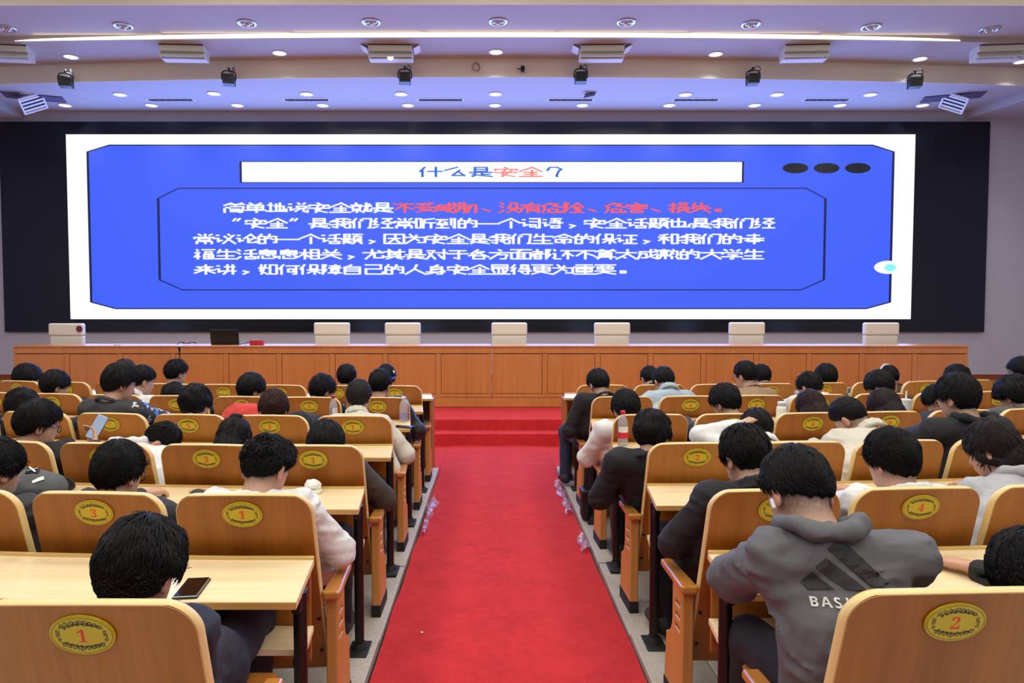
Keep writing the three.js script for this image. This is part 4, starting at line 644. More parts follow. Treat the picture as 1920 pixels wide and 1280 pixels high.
// clothes and body are pressed flat where they meet the seat's own back
const againstBack = (d, x, y, z, gap) => Math.abs(x) < 0.29 && y < 0.965 ? Math.max(d, z - (LEAN * (y - 0.86) - 0.22 * x * x - BACK_T / 2 - gap)) : d;
function person(row, side, k, px, py, w, o, label) {
  const seed = Math.round(px * 13 + py * 7), rnd = rng(seed), near = row < 2 ? 0 : row < 4 ? 1 : 2, sx = seatX(side, k), sz = rowZ(row, side, sx), turn = yaw(sx);
  const t = thing('person', label, 'person', [sx, ROWY[row], sz], turn);
  t.updateMatrix(); const inv = t.matrix.clone().invert(), toLocal = (v) => v.clone().applyMatrix4(inv);
  const size = o.size ?? 1, hip = V(o.hipX ?? 0, 0.52, -0.27);
  // how far the head leans forward follows from where the photograph shows it and the length of a back
  const hp = o.pitch ?? 0.45, hy = o.turn ?? 0, hr = o.roll ?? 0, R = new THREE.Matrix4().makeRotationFromEuler(new THREE.Euler(-hp, -hy, -hr, 'YXZ'));
  const neckOff = V(0, -0.12, 0.035).applyMatrix4(R).add(V(0, -0.012, 0.03));
  const rowD = -sz, a0 = o.lean ?? clamp(FOCAL * (o.hw ?? 0.205) / w - rowD, 0.25, 0.66), H = toLocal(at(px, py, rowD + a0)), N = H.clone().add(neckOff), best = { a: a0 }, depth = rowD + a0;
  const sink = 0.05 * (o.sink ?? 1); H.y -= sink; N.y -= sink;
  { const dy = N.y - hip.y, need = Math.sqrt(Math.max(0, 0.45 ** 2 - dy * dy)); if (N.distanceTo(hip) < 0.45 && dy < 0.45) hip.z = Math.max(-0.52, N.z > hip.z - 0.02 ? N.z - need : Math.min(hip.z, N.z + need)); if (hip.z > -0.24) hip.z = -0.24; }
  const spine = hip.clone().sub(N), len = spine.length(); spine.normalize();
  const hairHalf = w / 2 * depth / FOCAL, vol = clamp(hairHalf - 0.082 - ((o.hair?.lift ?? 0.003) * 0.9) - (o.less ?? 0), 0.003, 0.05);
  // ---- head, neck
  const toHead = new THREE.Matrix4().compose(H, new THREE.Quaternion().setFromRotationMatrix(R), V(1, 1, 1)), fromHead = toHead.clone().invert();
  const hs = [0.0055, 0.0075, 0.009][near];
  const ce = toHead.elements, head = headShape(hs, N.clone().addScaledVector(spine, 0.03).applyMatrix4(fromHead), (d, x, y, z) => againstBack(d, ce[0] * x + ce[4] * y + ce[8] * z + ce[12], ce[1] * x + ce[5] * y + ce[9] * z + ce[13], ce[2] * x + ce[6] * y + ce[10] * z + ce[14], 0.02));
  paint(head, (x, y, z) => headPaint(x, y, z, o.fade ?? -0.01));
  head.applyMatrix4(toHead);
  // ---- limbs
  const lean = clamp(best.a / 0.5, 0, 1.2), sh = (o.shoulder ?? 0.168), ty = o.twist ?? 0, right = V(Math.cos(ty), -(o.tiltS ?? 0), -Math.sin(ty)).normalize(), backN = V(0, -spine.z, spine.y).multiplyScalar(-1).normalize(); if (backN.z < 0) backN.multiplyScalar(-1);
  const chest = N.clone().addScaledVector(spine, 0.16), mid = N.clone().lerp(hip, 0.58).addScaledVector(backN, 0.03 + 0.03 * lean), deskZ = -(DESKD[row + 1] - ROWD[row]) + 0.4, deskY = DESKY[row + 1] - ROWY[row];
  const arms = [-1, 1].map((s) => {
    const S = N.clone().addScaledVector(spine, 0.062).addScaledVector(right, s * sh + (o.shift ?? 0)).addScaledVector(backN, -0.02), pose = (s < 0 ? o.left : o.right) ?? o.pose ?? 'desk';
    let W, pole, dir, pn = V(0, -1, 0);
    if (pose === 'desk') { W = V(s * 0.13 + N.x * 0.7, deskY + 0.035, Math.min(deskZ - 0.1, S.z - 0.3)); pole = V(s * 0.7, -0.75, 0.3); dir = V(-s * 0.5, -0.05, -1); }
    else if (pose === 'narrow') { W = V(s * 0.06 + hip.x, 0.66, Math.min(-0.46, S.z - 0.14)); pole = V(s * 0.22, -0.4, 0.5); dir = V(-s * 0.5, -0.1, -0.8); }
    else if (pose === 'tuck') { W = V(s * 0.07 + N.x * 0.8 + (o.shift ?? 0), deskY + 0.04, Math.min(deskZ - 0.16, S.z - 0.36)); pole = V(s * 0.75, -0.35, 0.2); dir = V(-s * 0.7, -0.05, -0.7); }
    else if (pose === 'lap') { W = V(s * 0.08 + N.x * 0.4, 0.66, Math.min(-0.46, S.z - 0.12)); pole = V(s * 0.55, -0.5, 0.5); dir = V(-s * 0.6, -0.1, -0.8); pn = V(-s * 0.5, 0.2, 0.6); }
    else if (pose === 'wide') { W = V(s * 0.15 + N.x * 0.5, 0.64, Math.min(-0.5, S.z - 0.16)); pole = V(s * 0.75, -0.5, 0.5); dir = V(-s * 0.7, 0, -0.7); }
    else if (pose === 'phone') { W = V(s * 0.16 + N.x * 0.7, deskY + 0.07, S.z - 0.3); pole = V(s * 0.8, -0.7, 0.3); dir = V(-s * 0.35, 0.75, -0.5); pn = V(-s * 0.6, 0, 0.8); }
    else { W = pose.wrist.clone().add(H); pole = pose.pole; dir = pose.dir; pn = pose.palm; }
    const q = elbow(S, W, 0.275, 0.245, pole); return { S, E: q.E, W: q.W, dir, pn, s, curl: pose.curl ?? 0.55 };
  });
  const legs = [-1, 1].map((s) => ({ A: hip.clone().add(V(s * 0.085, -0.02, -0.02)), K: V(hip.x + s * (0.12 + (o.knees ?? 0)), 0.49, hip.z - 0.41), F: V(hip.x + s * (0.13 + (o.knees ?? 0) * 1.1), 0.095, hip.z - 0.38 + (rnd() - 0.5) * 0.1 + (o.feet ?? 0)), s }));
  const torso = (f, g) => {
    for (const s of [-1, 1]) { f.chain([chest.clone().addScaledVector(right, s * 0.075), mid.clone().addScaledVector(right, s * 0.07), hip.clone().add(V(s * 0.08, 0, 0))], [0.09 + g, 0.09 + g, 0.105 + g], 0.05); f.cap(N.clone().addScaledVector(spine, 0.05), arms[s < 0 ? 0 : 1].S, 0.052 + g, 0.05 + g, 0.05); }
    f.cap(chest.clone().addScaledVector(backN, 0.025), mid, 0.09 + g, 0.09 + g, 0.05);
    return f;
  };
  // ---- the body: one skin from head to foot under the clothes
  {
    const f = torso(new Field(0.03), -0.016); f.after = (d, x, y, z) => againstBack(d, x, y, z, 0.018);
    for (const a of arms) f.chain([a.S, a.E, a.W], [0.046, 0.036, 0.026]);
    for (const l of legs) f.chain([l.A, l.K, l.F], [0.075, 0.05, 0.036]).cap(l.F, l.F.clone().add(V(l.s * 0.01, -0.055, -0.13)), 0.035, 0.028);
    const hf = new Field(0.01); for (const a of arms) { hf.cap(a.W.clone().lerp(a.E, 0.25), a.W, 0.027, 0.023, 0.01); hand(hf, a.W, a.dir, a.pn, a.s, a.curl); }
    const body = surface(f, [0.02, 0.024, 0.03][near], 0.03).toNonIndexed(), hands = surface(hf, [0.0055, 0.0075, 0.0095][near], 0.015).toNonIndexed();
    for (const g of [body, hands]) paint(g, () => SKIN);
    for (const q of [head, body, hands]) q.deleteAttribute('uv');
    mesh('body', mergeGeometries([head, body, hands]), skinMat, t);
  }
  // ---- clothes
  const top = COL[o.top] ?? o.top, puff = (o.puff ?? 0.008) * 0.75, fold = o.fold ?? 0.008;
  const jf = torso(new Field(0.03), puff);
  const folds = (x, y, z) => { // sagging folds: broad swells and sharper creases that run across the limbs
    const wx = x + 0.03 * noise(x * 8, y * 8, z * 8 + seed), wy = y + 0.04 * noise(x * 7 + 3, y * 7, z * 7 + seed), crease = 1 - 2 * Math.abs(noise(wx * 11, wy * 24 + seed, z * 11)), fine = 1 - 2 * Math.abs(noise(wx * 26, wy * 40 + 7, z * 26 + seed));
    return fold * (0.7 * noise(x * 8 + seed, y * 10, z * 8) - 0.75 * crease - 0.35 * fine);
  };
  for (const a of arms) { const cuff = a.W.clone().lerp(a.E, 0.1); jf.chain([a.S, a.E, cuff], [0.05 + puff, 0.043 + puff, 0.034 + puff * 0.7], 0.03); }
  if (!o.hood && o.collar !== 0) { // a standing collar or neckband round the neck
    const c = o.collar ?? 0.01, cf = new Field(0.012), ax = H.clone().sub(N).normalize().lerp(spine.clone().multiplyScalar(-1), 0.35).normalize(), n1 = right.clone().addScaledVector(ax, -right.dot(ax)).normalize(), n2 = new THREE.Vector3().crossVectors(ax, n1).normalize();
    for (const [up, rad] of c > 0.013 ? [[0.004, 0.078], [0.02, 0.073], [0.034, 0.071]] : [[0.004, 0.074], [0.016, 0.069]]) { const q = []; for (let i = 0; i <= 12; i++) { const a = i / 12 * 6.283, f = Math.sin(a) * Math.sign(n2.z); q.push(N.clone().addScaledVector(ax, up + 0.012 * f).addScaledVector(n1, Math.cos(a) * rad * 1.02).addScaledVector(n2, Math.sin(a) * rad * 0.95)); } cf.chain(q, q.map(() => 0.0065 + c * 0.25), 0.008); }
    cf.after = (d, x, y, z) => againstBack(d + 0.0015 * noise(x * 30, y * 30, z * 30), x, y, z, 0.004);
    mesh('collar', paint(surface(cf, [0.0065, 0.009, 0.012][near], 0.015), () => top), clothMat(o.shine ?? 0.85), t);
  }
  if (o.hump) jf.ell(N.clone().lerp(hip, 0.3).addScaledVector(backN, 0.05), V(0.16, o.hump, 0.14), 0.06);
  jf.after = (d, x, y, z) => againstBack(Math.abs(d) < 0.05 ? d + folds(x, y, z) : d, x, y, z, 0.004);
  const jacket = surface(jf, [0.009, 0.014, 0.018][near], 0.03);
  paint(jacket, (x, y, z) => {
    const n = 1 + 0.08 * noise(x * 160, y * 160, z * 160);
    if (o.top === 'denim') { const q = 0.5 + 0.5 * noise(x * 13, y * 13, z * 13 + 4); return top.map((c, i) => c * (0.75 + 0.45 * q) * n); }
    if (o.print && x > 0.07 && noise(x * 38, y * 38, z * 38) > 0.02) return Math.abs(noise(x * 45 + 9, y * 45, z * 45)) < 0.16 ? [0.75, 0.78, 0.8] : noise(x * 16, y * 16, z * 16) > -0.1 ? [0.08, 0.2, 0.62] : top;
    return top.map((c) => c * n);
  });
  mesh(o.hood ? 'hooded_top' : o.garment ?? 'jacket', jacket, clothMat(o.shine ?? 0.85), t);
  if (o.hood) { // the hood lies folded round the neck and hangs down the back
    const hf = new Field(0.022), hp_ = (x, y, z) => N.clone().addScaledVector(right, x).addScaledVector(spine, -y).addScaledVector(backN, z);
    hf.chain([hp_(-0.06, -0.01, -0.075), hp_(-0.092, 0.025, -0.03), hp_(-0.088, 0.045, 0.03), hp_(-0.045, 0.034, 0.068), hp_(0.045, 0.034, 0.068), hp_(0.088, 0.045, 0.03), hp_(0.092, 0.025, -0.03), hp_(0.06, -0.01, -0.075)], [0.014, 0.018, 0.02, 0.02, 0.02, 0.02, 0.018, 0.014], 0.025);
    hf.after = (d, x, y, z) => againstBack(Math.abs(d) < 0.04 ? d + 0.6 * folds(x * 1.4, y * 1.2 + 0.3, z * 1.4) : d, x, y, z, 0.004);
    mesh('hood', paint(surface(hf, [0.0085, 0.012, 0.016][near], 0.03), () => top), clothMat(0.85), t);
  }
  const trousers = COL[o.legs ?? 'black'], pf = new Field(0.04);
  pf.cap(hip.clone().add(V(-0.08, -0.03, 0)), hip.clone().add(V(0.08, -0.03, 0)), 0.112, 0.112); for (const l of legs) pf.chain([l.A, l.K, l.F], [0.092, 0.068, 0.052], 0.03);
  pf.after = (d, x, y, z) => againstBack(Math.abs(d) < 0.04 ? d + 0.005 * noise(x * 16, y * 22 + seed, z * 16) : d, x, y, z, 0.006);
  mesh('trousers', paint(surface(pf, [0.017, 0.02, 0.026][near], 0.03), () => trousers), clothMat(0.85), t);
  for (const l of legs) { const sf = new Field(0.02); sf.cap(l.F.clone().add(V(0, -0.035, 0.03)), l.F.clone().add(V(l.s * 0.012, -0.052, -0.15)), 0.044, 0.036).cap(l.F.clone().add(V(0, -0.01, 0.015)), l.F.clone().add(V(0, -0.04, -0.05)), 0.045, 0.042); sf.after = (d, x, y, z) => Math.max(d, 0.006 - y); mesh('shoe', paint(surface(sf, [0.012, 0.014, 0.018][near], 0.015), (x, y) => y < 0.025 ? [0.6, 0.6, 0.58] : o.shoes ?? [0.02, 0.02, 0.022]), clothMat(0.7), t); }
  // ---- hair
  const ho = { style: 'short', vol, ...o.hair }; ho.drop ??= { short: 0.012, buzz: -0.004, bowl: 0.03, fluffy: 0.028, curly: 0.012, long: 0.05, tied: 0.03, bun: 0.03 }[ho.style]; ho.cover ??= ['long', 'bun'].includes(ho.style); ho.tail ??= 0.24;
  if (ho.style === 'buzz') { ho.rough = 0.0015; ho.lock = 0.012; ho.lift = 0.001; ho.width = 0.003; }
  const hg = hairShape(ho, [0.006, 0.0085, 0.011][near], rnd), lk = locks(hg, ho, Math.round((ho.style === 'buzz' ? 0.6 : ho.style === 'curly' ? 1.3 : 1) * [4200, 1100, 420][near]), rnd);
  const hm = mergeGeometries([hg, lk].map((g) => { for (const q of Object.keys(g.attributes)) if (!['position', 'normal', 'uv'].includes(q)) g.deleteAttribute(q); return g; })); hm.applyMatrix4(toHead);
  mesh('hair', hm, hairMat(o.hairColour ?? 0x0b0a0a), t).userData.label = o.hairWords ?? 'black hair';
  // ---- small things worn
  const headPart = (name, g, m) => { g.applyMatrix4(toHead); return mesh(name, g, m, t); };
  if (o.glasses) { headPart('glasses', join(...[-1, 1].flatMap((s) => [tube([[s * 0.07, 0.008, -0.085], [s * 0.079, 0.008, -0.03], [s * 0.081, 0.0, 0.02]], 0.0022, 10, 6), put(new THREE.TorusGeometry(0.021, 0.0022, 6, 20), s * 0.034, 0.002, -0.102)])), glassFrame); }
  if (o.earbud) headPart('earbud', put(new THREE.CapsuleGeometry(0.007, 0.02, 4, 8), o.earbud * 0.085, -0.028, 0.0), M.white);
  if (o.mask) headPart('mask_strap', join(tube([[o.mask * 0.068, 0.0, -0.055], [o.mask * 0.085, 0.016, 0.0], [o.mask * 0.088, 0.018, 0.024], [o.mask * 0.083, -0.02, 0.03], [o.mask * 0.066, -0.06, -0.045]], 0.0025, 20, 6), put(new THREE.SphereGeometry(0.05, 16, 10, 0, 6.283, 0, 1.3), 0, -0.062, -0.062, -Math.PI / 2, 0, 0)), M.white);
  if (o.clip) headPart('hair_clip', join(rb(0.05, 0.016, 0.01, 0.004, 0.02, -0.06, 0.1 + vol + 0.022), rb(0.03, 0.012, 0.012, 0.004, 0.03, -0.075, 0.098 + vol + 0.022)), std({ color: 0xc8c2b8, metalness: 0.6, roughness: 0.3 }));
  if (o.scrunchie) headPart('hair_tie', put(new THREE.TorusGeometry(0.036, 0.016, 10, 20), 0.045, -0.045, 0.125, 0.9, 0.4, 0), std({ map: dataTex(64, 64, (u, v) => (hash3(u * 40 | 0, v * 40 | 0, 3) > 0.72 ? [230, 230, 235] : [24, 24, 28])), roughness: 0.4 }));
  if (o.headband) headPart('headphones', join(tube([[-0.09, 0.0, 0.01], [-0.085, 0.09, 0.012], [0, 0.14 + vol, 0.015], [0.085, 0.09, 0.012], [0.09, 0.0, 0.01]], 0.009, 30, 8), put(new THREE.SphereGeometry(0.03, 14, 10), -0.092, 0, 0.01), put(new THREE.SphereGeometry(0.03, 14, 10), 0.092, 0, 0.01)), M.white);
  if (o.cap) { const cm = std({ color: o.cap, roughness: 0.8 }), c = headPart('cap', join(put(new THREE.SphereGeometry(0.1, 24, 12, 0, 6.283, 0, 1.62), 0, 0.03, 0.005).scale(1.02, 1.02, 1.1), put(new THREE.CylinderGeometry(0.075, 0.085, 0.008, 20, 1, false, 0, Math.PI), 0.0, 0.012, 0.075, 0.45, -Math.PI / 2, 0), put(new THREE.SphereGeometry(0.012, 10, 8), 0, 0.135, 0.005)), cm); c.userData.label = 'blue cap worn backwards'; headPart('cap_emblem', rb(0.045, 0.026, 0.006, 0.003, 0.05, 0.055, 0.096), M.white); }
  return { t, H, N, spine, right, backN, jf, arms, toHead, mid, chest };
}
const L = -1, R = 1;
// ---- row nearest the camera
person(0, L, 0, 260, 1046, 168, { top: 'navy', pitch: 0.55, hair: { style: 'fluffy', lift: 0.005, lock: 0.035, drop: 0.02 }, pose: 'narrow', legs: 'navy', shoulder: 0.16, fade: -0.02, hipX: -0.02, knees: -0.04, hw: 0.215 }, 'person with thick black hair bent low over the nearest left desk beside a phone');
const hoodie = person(0, R, 0, 1497, 897, 134, { top: 'grey', hood: true, puff: 0.02, fold: 0.011, pitch: 0.75, turn: -0.12, roll: 0.08, twist: -0.1, shoulder: 0.18, shift: 0.045, earbud: -1, hipX: -0.05, hair: { style: 'short', lock: 0.035, drop: -0.02 }, fade: 0.005, pose: 'tuck', legs: 'black' }, 'person in grey hooded top with dark bar print on its back leaning on desk');
person(0, R, 1, 1944, 1062, 150, { top: 'black', pitch: 0.5, hair: { style: 'bowl' }, pose: 'desk' }, 'black-haired person cut by the right photo edge in the row nearest the camera');
// ---- second row
person(1, L, 0, 499, 858, 106, { top: 'white', puff: 0.018, pitch: 0.55, turn: 0.25, collar: 0.012, right: 'wide', left: 'desk', hipX: 0.04, hair: { style: 'curly', lift: 0.008, lock: 0.03, drop: -0.004 }, less: 0.012, fade: -0.02 }, 'person with tousled curly black hair and white shirt in the aisle seat numbered 1');
person(1, L, 1, 221, 868, 93, { top: 'charcoal', pitch: 0.28, turn: 0.1, glasses: true, hair: { style: 'short', drop: 0.0 }, fade: -0.02, pose: 'desk', collar: 0.006 }, 'person with cropped black hair and glasses sitting upright in front of seat 3');
person(1, L, 2, -10, 862, 92, { top: 'charcoal', pitch: 0.3, turn: 0.2, hair: { style: 'short' }, pose: 'desk' }, 'black-haired person cut by the left edge of the photo beside the grey backpack');
person(1, R, 0, 1398, 838, 96, { top: 'black', puff: 0.02, pitch: 0.5, turn: -0.1, mask: -1, collar: 0.02, left: 'wide', right: 'desk', hipX: -0.05, twist: 0.1, hair: { style: 'bowl', drop: 0.014, lift: 0.008 }, fade: -0.02 }, 'person in black jacket with white mask strap, left of grey hooded top');
person(1, R, 1, 1673, 846, 95, { top: 'white', puff: 0.008, pitch: 0.35, turn: -0.15, collar: 0.016, hair: { style: 'bowl', drop: 0.004 }, fade: -0.02, pose: 'desk' }, 'person with a black bowl cut and white collar in front of seat 4');
person(1, R, 2, 1862, 826, 84, { top: 'lightgrey', hood: true, puff: 0.018, pitch: 0.4, turn: -0.35, shoulder: 0.165, scrunchie: true, hairColour: 0x1d1817, hair: { style: 'tied', tail: 0.09, rough: 0.003, lift: 0.002 }, pose: 'desk' }, 'woman in a light grey hooded top with hair tied by a speckled scrunchie');
// ---- third row
person(2, L, 0, 610, 822, 76, { top: 'brown', puff: 0.022, pitch: 0.62, hair: { style: 'bowl', rough: 0.003 }, right: 'wide', left: 'desk', hipX: 0.04 }, 'person with smooth black bowl cut and dark brown jacket, left aisle seat, third row');
person(2, L, 1, 438, 812, 66, { top: 'black', pitch: 0.5, shoulder: 0.16, hair: { style: 'bun', lift: 0.005 }, pose: 'desk' }, 'woman with black hair in a bun on top of her head');
person(2, L, 2, 298, 812, 50, { top: 'white', puff: 0.03, pitch: 1.1, turn: 0.7, roll: 0.4, lean: 0.5, twist: 0.2, hump: 0.09, hood: true, hipX: 0.02, hair: { style: 'short' }, right: 'wide', left: 'desk' }, 'person in white hooded jacket slumped over the desk on the left');
const cSeven = person(2, L, 3, 70, 782, 74, { top: 'black', puff: 0.02, pitch: 0.3, turn: 0.55, glasses: true, collar: 0.02, hair: { style: 'bowl', drop: 0.006 }, fade: -0.02, right: 'phone', left: 'desk' }, 'person in glasses and a black jacket looking at a phone at the far left');
person(2, R, 0, 1222, 802, 76, { top: 'black', puff: 0.024, pitch: 0.5, turn: 0.45, glasses: true, hair: { style: 'fluffy', drop: 0.03 }, left: 'wide', right: 'desk', hipX: -0.06, twist: -0.1 }, 'person with thick black hair and black jacket beside the red-labelled bottle');
person(2, R, 1, 1420, 793, 62, { top: 'white', puff: 0.016, pitch: 0.8, roll: 0.1, twist: 0.2, collar: 0.014, hair: { style: 'short' }, left: { wrist: V(-0.13, 0.05, 0.05), pole: V(-0.9, -0.7, 0.3), dir: V(1, 0.42, -0.1), palm: V(0.35, -0.9, -0.1), curl: 0.3 }, right: 'desk' }, 'person in white resting a hand on top of the bowed head');
person(2, R, 2, 1595, 770, 64, { top: 'cream', puff: 0.024, pitch: 0.85, turn: -0.3, roll: -0.2, collar: 0.026, hipX: -0.1, twist: -0.15, hair: { style: 'buzz' }, less: 0.006, fade: 0.01, pose: 'desk' }, 'person with buzz-cut hair in a cream jacket bowing over the desk');
person(2, R, 3, 1796, 732, 72, { top: 'black', hood: true, puff: 0.03, shoulder: 0.19, pitch: 0.3, turn: -0.2, hair: { style: 'bowl' }, pose: 'desk' }, 'broad person in a black hooded jacket sitting tall on the right');
// ---- fourth row
person(3, L, 0, 673, 734, 52, { top: 'cream', puff: 0.026, pitch: 0.2, collar: 0.022, hair: { style: 'buzz', drop: 0.006 }, fade: -0.02, right: 'wide', left: 'desk', hipX: 0.06, hairColour: 0x211d1c }, 'person with cropped hair and cream white jacket in the left aisle, fourth row');
person(3, L, 1, 513, 757, 60, { top: 'black', puff: 0.034, pitch: 0.65, turn: -0.3, twist: -0.2, tiltS: -0.3, shoulder: 0.19, hump: 0.06, hairColour: 0x2c1712, hairWords: 'reddish brown hair', hair: { style: 'bowl' }, pose: 'desk' }, 'person with reddish brown hair and a black jacket');
person(3, L, 2, 366, 748, 62, { top: 'white', pitch: 0.45, turn: -0.1, hair: { style: 'fluffy', drop: 0.03 }, pose: 'desk' }, 'person with full black hair and a sliver of white shirt in seat 5');
person(3, L, 3, 224, 708, 60, { top: 'charcoal', print: true, puff: 0.02, pitch: 0.3, turn: 0.5, collar: 0.006, hair: { style: 'bowl', drop: 0.002 }, fade: -0.03, pose: 'desk' }, 'tall person in dark jacket with blue and white print on the right sleeve');
person(3, L, 4, 38, 753, 57, { top: 'black', pitch: 0.7, hair: { style: 'fluffy' }, pose: 'desk' }, 'person with bushy black hair bowed low at the far left of the fourth row');
person(3, R, 0, 1174, 756, 58, { top: 'white', puff: 0.02, pitch: 0.5, hair: { style: 'bowl', drop: 0.02, rough: 0.003 }, left: 'wide', right: 'desk', hipX: -0.08 }, 'person with black bowl cut and white sleeve behind the red-capped bottle right of carpet');
person(3, R, 1, 1361, 745, 58, { top: 'charcoal', pitch: 0.55, turn: -0.35, hair: { style: 'bowl', drop: 0.008 }, pose: 'desk' }, 'person with black hair and a visible left ear above the hand-on-head person');
person(3, R, 2, 1521, 755, 54, { top: 'charcoal', pitch: 0.5, shoulder: 0.16, clip: true, hairColour: 0x231513, hairWords: 'dark brown hair', hair: { style: 'long', tail: 0.16, rough: 0.002, lift: 0.002 }, pose: 'desk' }, 'woman with long dark brown hair held by a silver clip');
person(3, R, 3, 1659, 755, 58, { top: 'charcoal', pitch: 0.5, shoulder: 0.16, hairColour: 0x1f1614, hairWords: 'dark brown hair', hair: { style: 'long', tail: 0.2, rough: 0.002, lift: 0.002 }, pose: 'desk' }, 'woman with long straight dark hair left of the white drinking cup');
person(3, R, 4, 1764, 742, 50, { top: 'dusk', puff: 0.02, pitch: 0.8, turn: -0.4, hair: { style: 'short' }, pose: 'desk', twist: -0.3 }, 'person in dark navy mostly hidden beside the broad black hooded person');
person(3, R, 5, 1905, 733, 66, { top: 'olive', hood: true, puff: 0.024, pitch: 0.6, hair: { style: 'fluffy' }, pose: 'desk' }, 'person in a dark green-grey hooded top at the right edge of the photo');
// ---- fifth row
person(4, L, 0, 713, 712, 46, { top: 'black', shine: 0.4, puff: 0.026, pitch: 0.25, turn: 0.2, hair: { style: 'short', drop: 0.004 }, fade: -0.02, right: 'wide', left: 'desk', hipX: 0.05 }, 'person in a black leather jacket in front of the person with the blue cap');
person(4, L, 1, 603, 723, 52, { top: 'black', pitch: 0.5, turn: 0.45, glasses: true, hair: { style: 'bowl', lift: 0.01 }, pose: 'desk' }, 'black-haired person in glasses left of the red-capped bottle on the left');
person(4, L, 2, 469, 722, 52, { top: 'black', pitch: 0.5, turn: 0.4, hair: { style: 'bowl' }, pose: 'desk' }, 'black-haired person above the red jacket bundle');
person(4, L, 3, 324, 738, 48, { top: 'black', pitch: 0.8, hair: { style: 'fluffy' }, pose: 'desk' }, 'person bowed low, only dark hair showing, below the person by the microphone');
person(4, L, 4, 266, 704, 44, { top: 'white', puff: 0.014, pitch: 0.3, turn: 0.5, collar: 0.016, hair: { style: 'bowl', drop: 0.01 }, fade: -0.02, pose: 'desk' }, 'person in a white shirt facing right beside the tall person on the left');
person(4, L, 5, 102, 715, 48, { top: 'black', puff: 0.02, pitch: 0.35, turn: 0.35, hair: { style: 'bowl' }, pose: 'desk' }, 'black-haired person in black jacket, second head from the left in the fifth row');
person(4, R, 0, 1122, 711, 45, { top: 'black', puff: 0.022, pitch: 0.6, turn: -0.25, mask: -1, hair: { style: 'short' }, fade: 0.0, legs: 'jeans', left: 'wide', right: 'desk', hipX: -0.12, knees: 0.07 }, 'person in a black jacket and navy jeans in the aisle seat on the right');
person(4, R, 1, 1245, 706, 44, { top: 'denim', puff: 0.03, pitch: 0.8, twist: 0.1, collar: 0.02, hipX: -0.1, hair: { style: 'bowl', drop: 0.01 }, pose: 'desk' }, 'person in a pale blue denim jacket hunched over the desk');
person(4, R, 2, 1398, 695, 42, { top: 'tan', puff: 0.022, pitch: 0.3, turn: -0.4, glasses: true, hair: { style: 'bowl', drop: 0.008 }, pose: 'desk' }, 'person in a tan jacket and glasses');
person(4, R, 3, 1519, 717, 48, { top: 'white', puff: 0.022, pitch: 0.6, turn: -0.2, collar: 0.016, hair: { style: 'short', lift: 0.012 }, pose: 'desk' }, 'person with spiky black hair in white top above the woman with silver clip');
person(4, R, 4, 1651, 716, 50, { top: 'charcoal', pitch: 0.6, turn: -0.4, hair: { style: 'bowl' }, pose: 'desk' }, 'black-haired person bowed to the left behind the long straight-haired woman');
// ---- row nearest the stage
person(5, L, 0, 724, 700, 40, { top: 'black', pitch: 0.2, turn: -0.25, cap: 0x3a3f9e, hair: { style: 'buzz' }, pose: 'desk' }, 'person wearing a blue cap backwards');
person(5, L, 1, 650, 700, 39, { top: 'black', pitch: 0.2, hair: { style: 'bowl', drop: 0.004 }, fade: -0.02, collar: 0.02, pose: 'desk' }, 'black-haired person between two heads left of the blue cap');
person(5, L, 4, 330, 691, 42, { top: 'charcoal', pitch: 0.2, turn: 0.35, hair: { style: 'short', lift: 0.01 }, fade: -0.02, pose: 'desk' }, 'person sitting tall by the microphone with ear and neck showing');
person(5, L, 5, 233, 690, 38, { top: 'charcoal', pitch: 0.4, hairColour: 0x35241f, hairWords: 'brown hair', hair: { style: 'fluffy' }, pose: 'desk' }, 'person whose brown hair tops the tall person on the left');
person(5, L, 7, 49, 704, 50, { top: 'charcoal', pitch: 0.5, turn: 0.2, hair: { style: 'fluffy', drop: 0.01 }, pose: 'desk' }, 'person with bushy black hair at the left end of the row nearest the stage');
person(5, R, 1, 1218, 702, 36, { top: 'black', pitch: 0.6, hair: { style: 'bowl' }, pose: 'desk' }, 'dark-haired person half hidden left of the denim jacket person');
person(5, R, 3, 1428, 699, 36, { top: 'charcoal', collar: 0.012, pitch: 0.4, hair: { style: 'bowl' }, pose: 'desk' }, 'dark-haired person half hidden right of the tan jacket person');
person(5, R, 4, 1549, 700, 41, { top: 'lightgrey', pitch: 0.3, collar: 0.014, shoulder: 0.16, hair: { style: 'bowl', drop: 0.03, rough: 0.002 }, pose: 'desk' }, 'person with smooth black hair and light collar in the row nearest the stage');
person(5, R, 5, 1667, 700, 34, { top: 'charcoal', pitch: 0.4, headband: true, hair: { style: 'bowl' }, pose: 'desk' }, 'person wearing white headphones in the row nearest the stage');
person(5, R, 6, 1795, 702, 42, { top: 'black', pitch: 0.3, hair: { style: 'fluffy' }, pose: 'desk' }, 'dark-haired person beside the purple-capped bottle, behind the broad black hooded person');
person(5, R, 8, 1916, 690, 46, { top: 'charcoal', pitch: 0.2, turn: -0.3, glasses: true, hair: { style: 'short' }, pose: 'desk' }, 'person with short black hair and glasses before the wall at right edge');

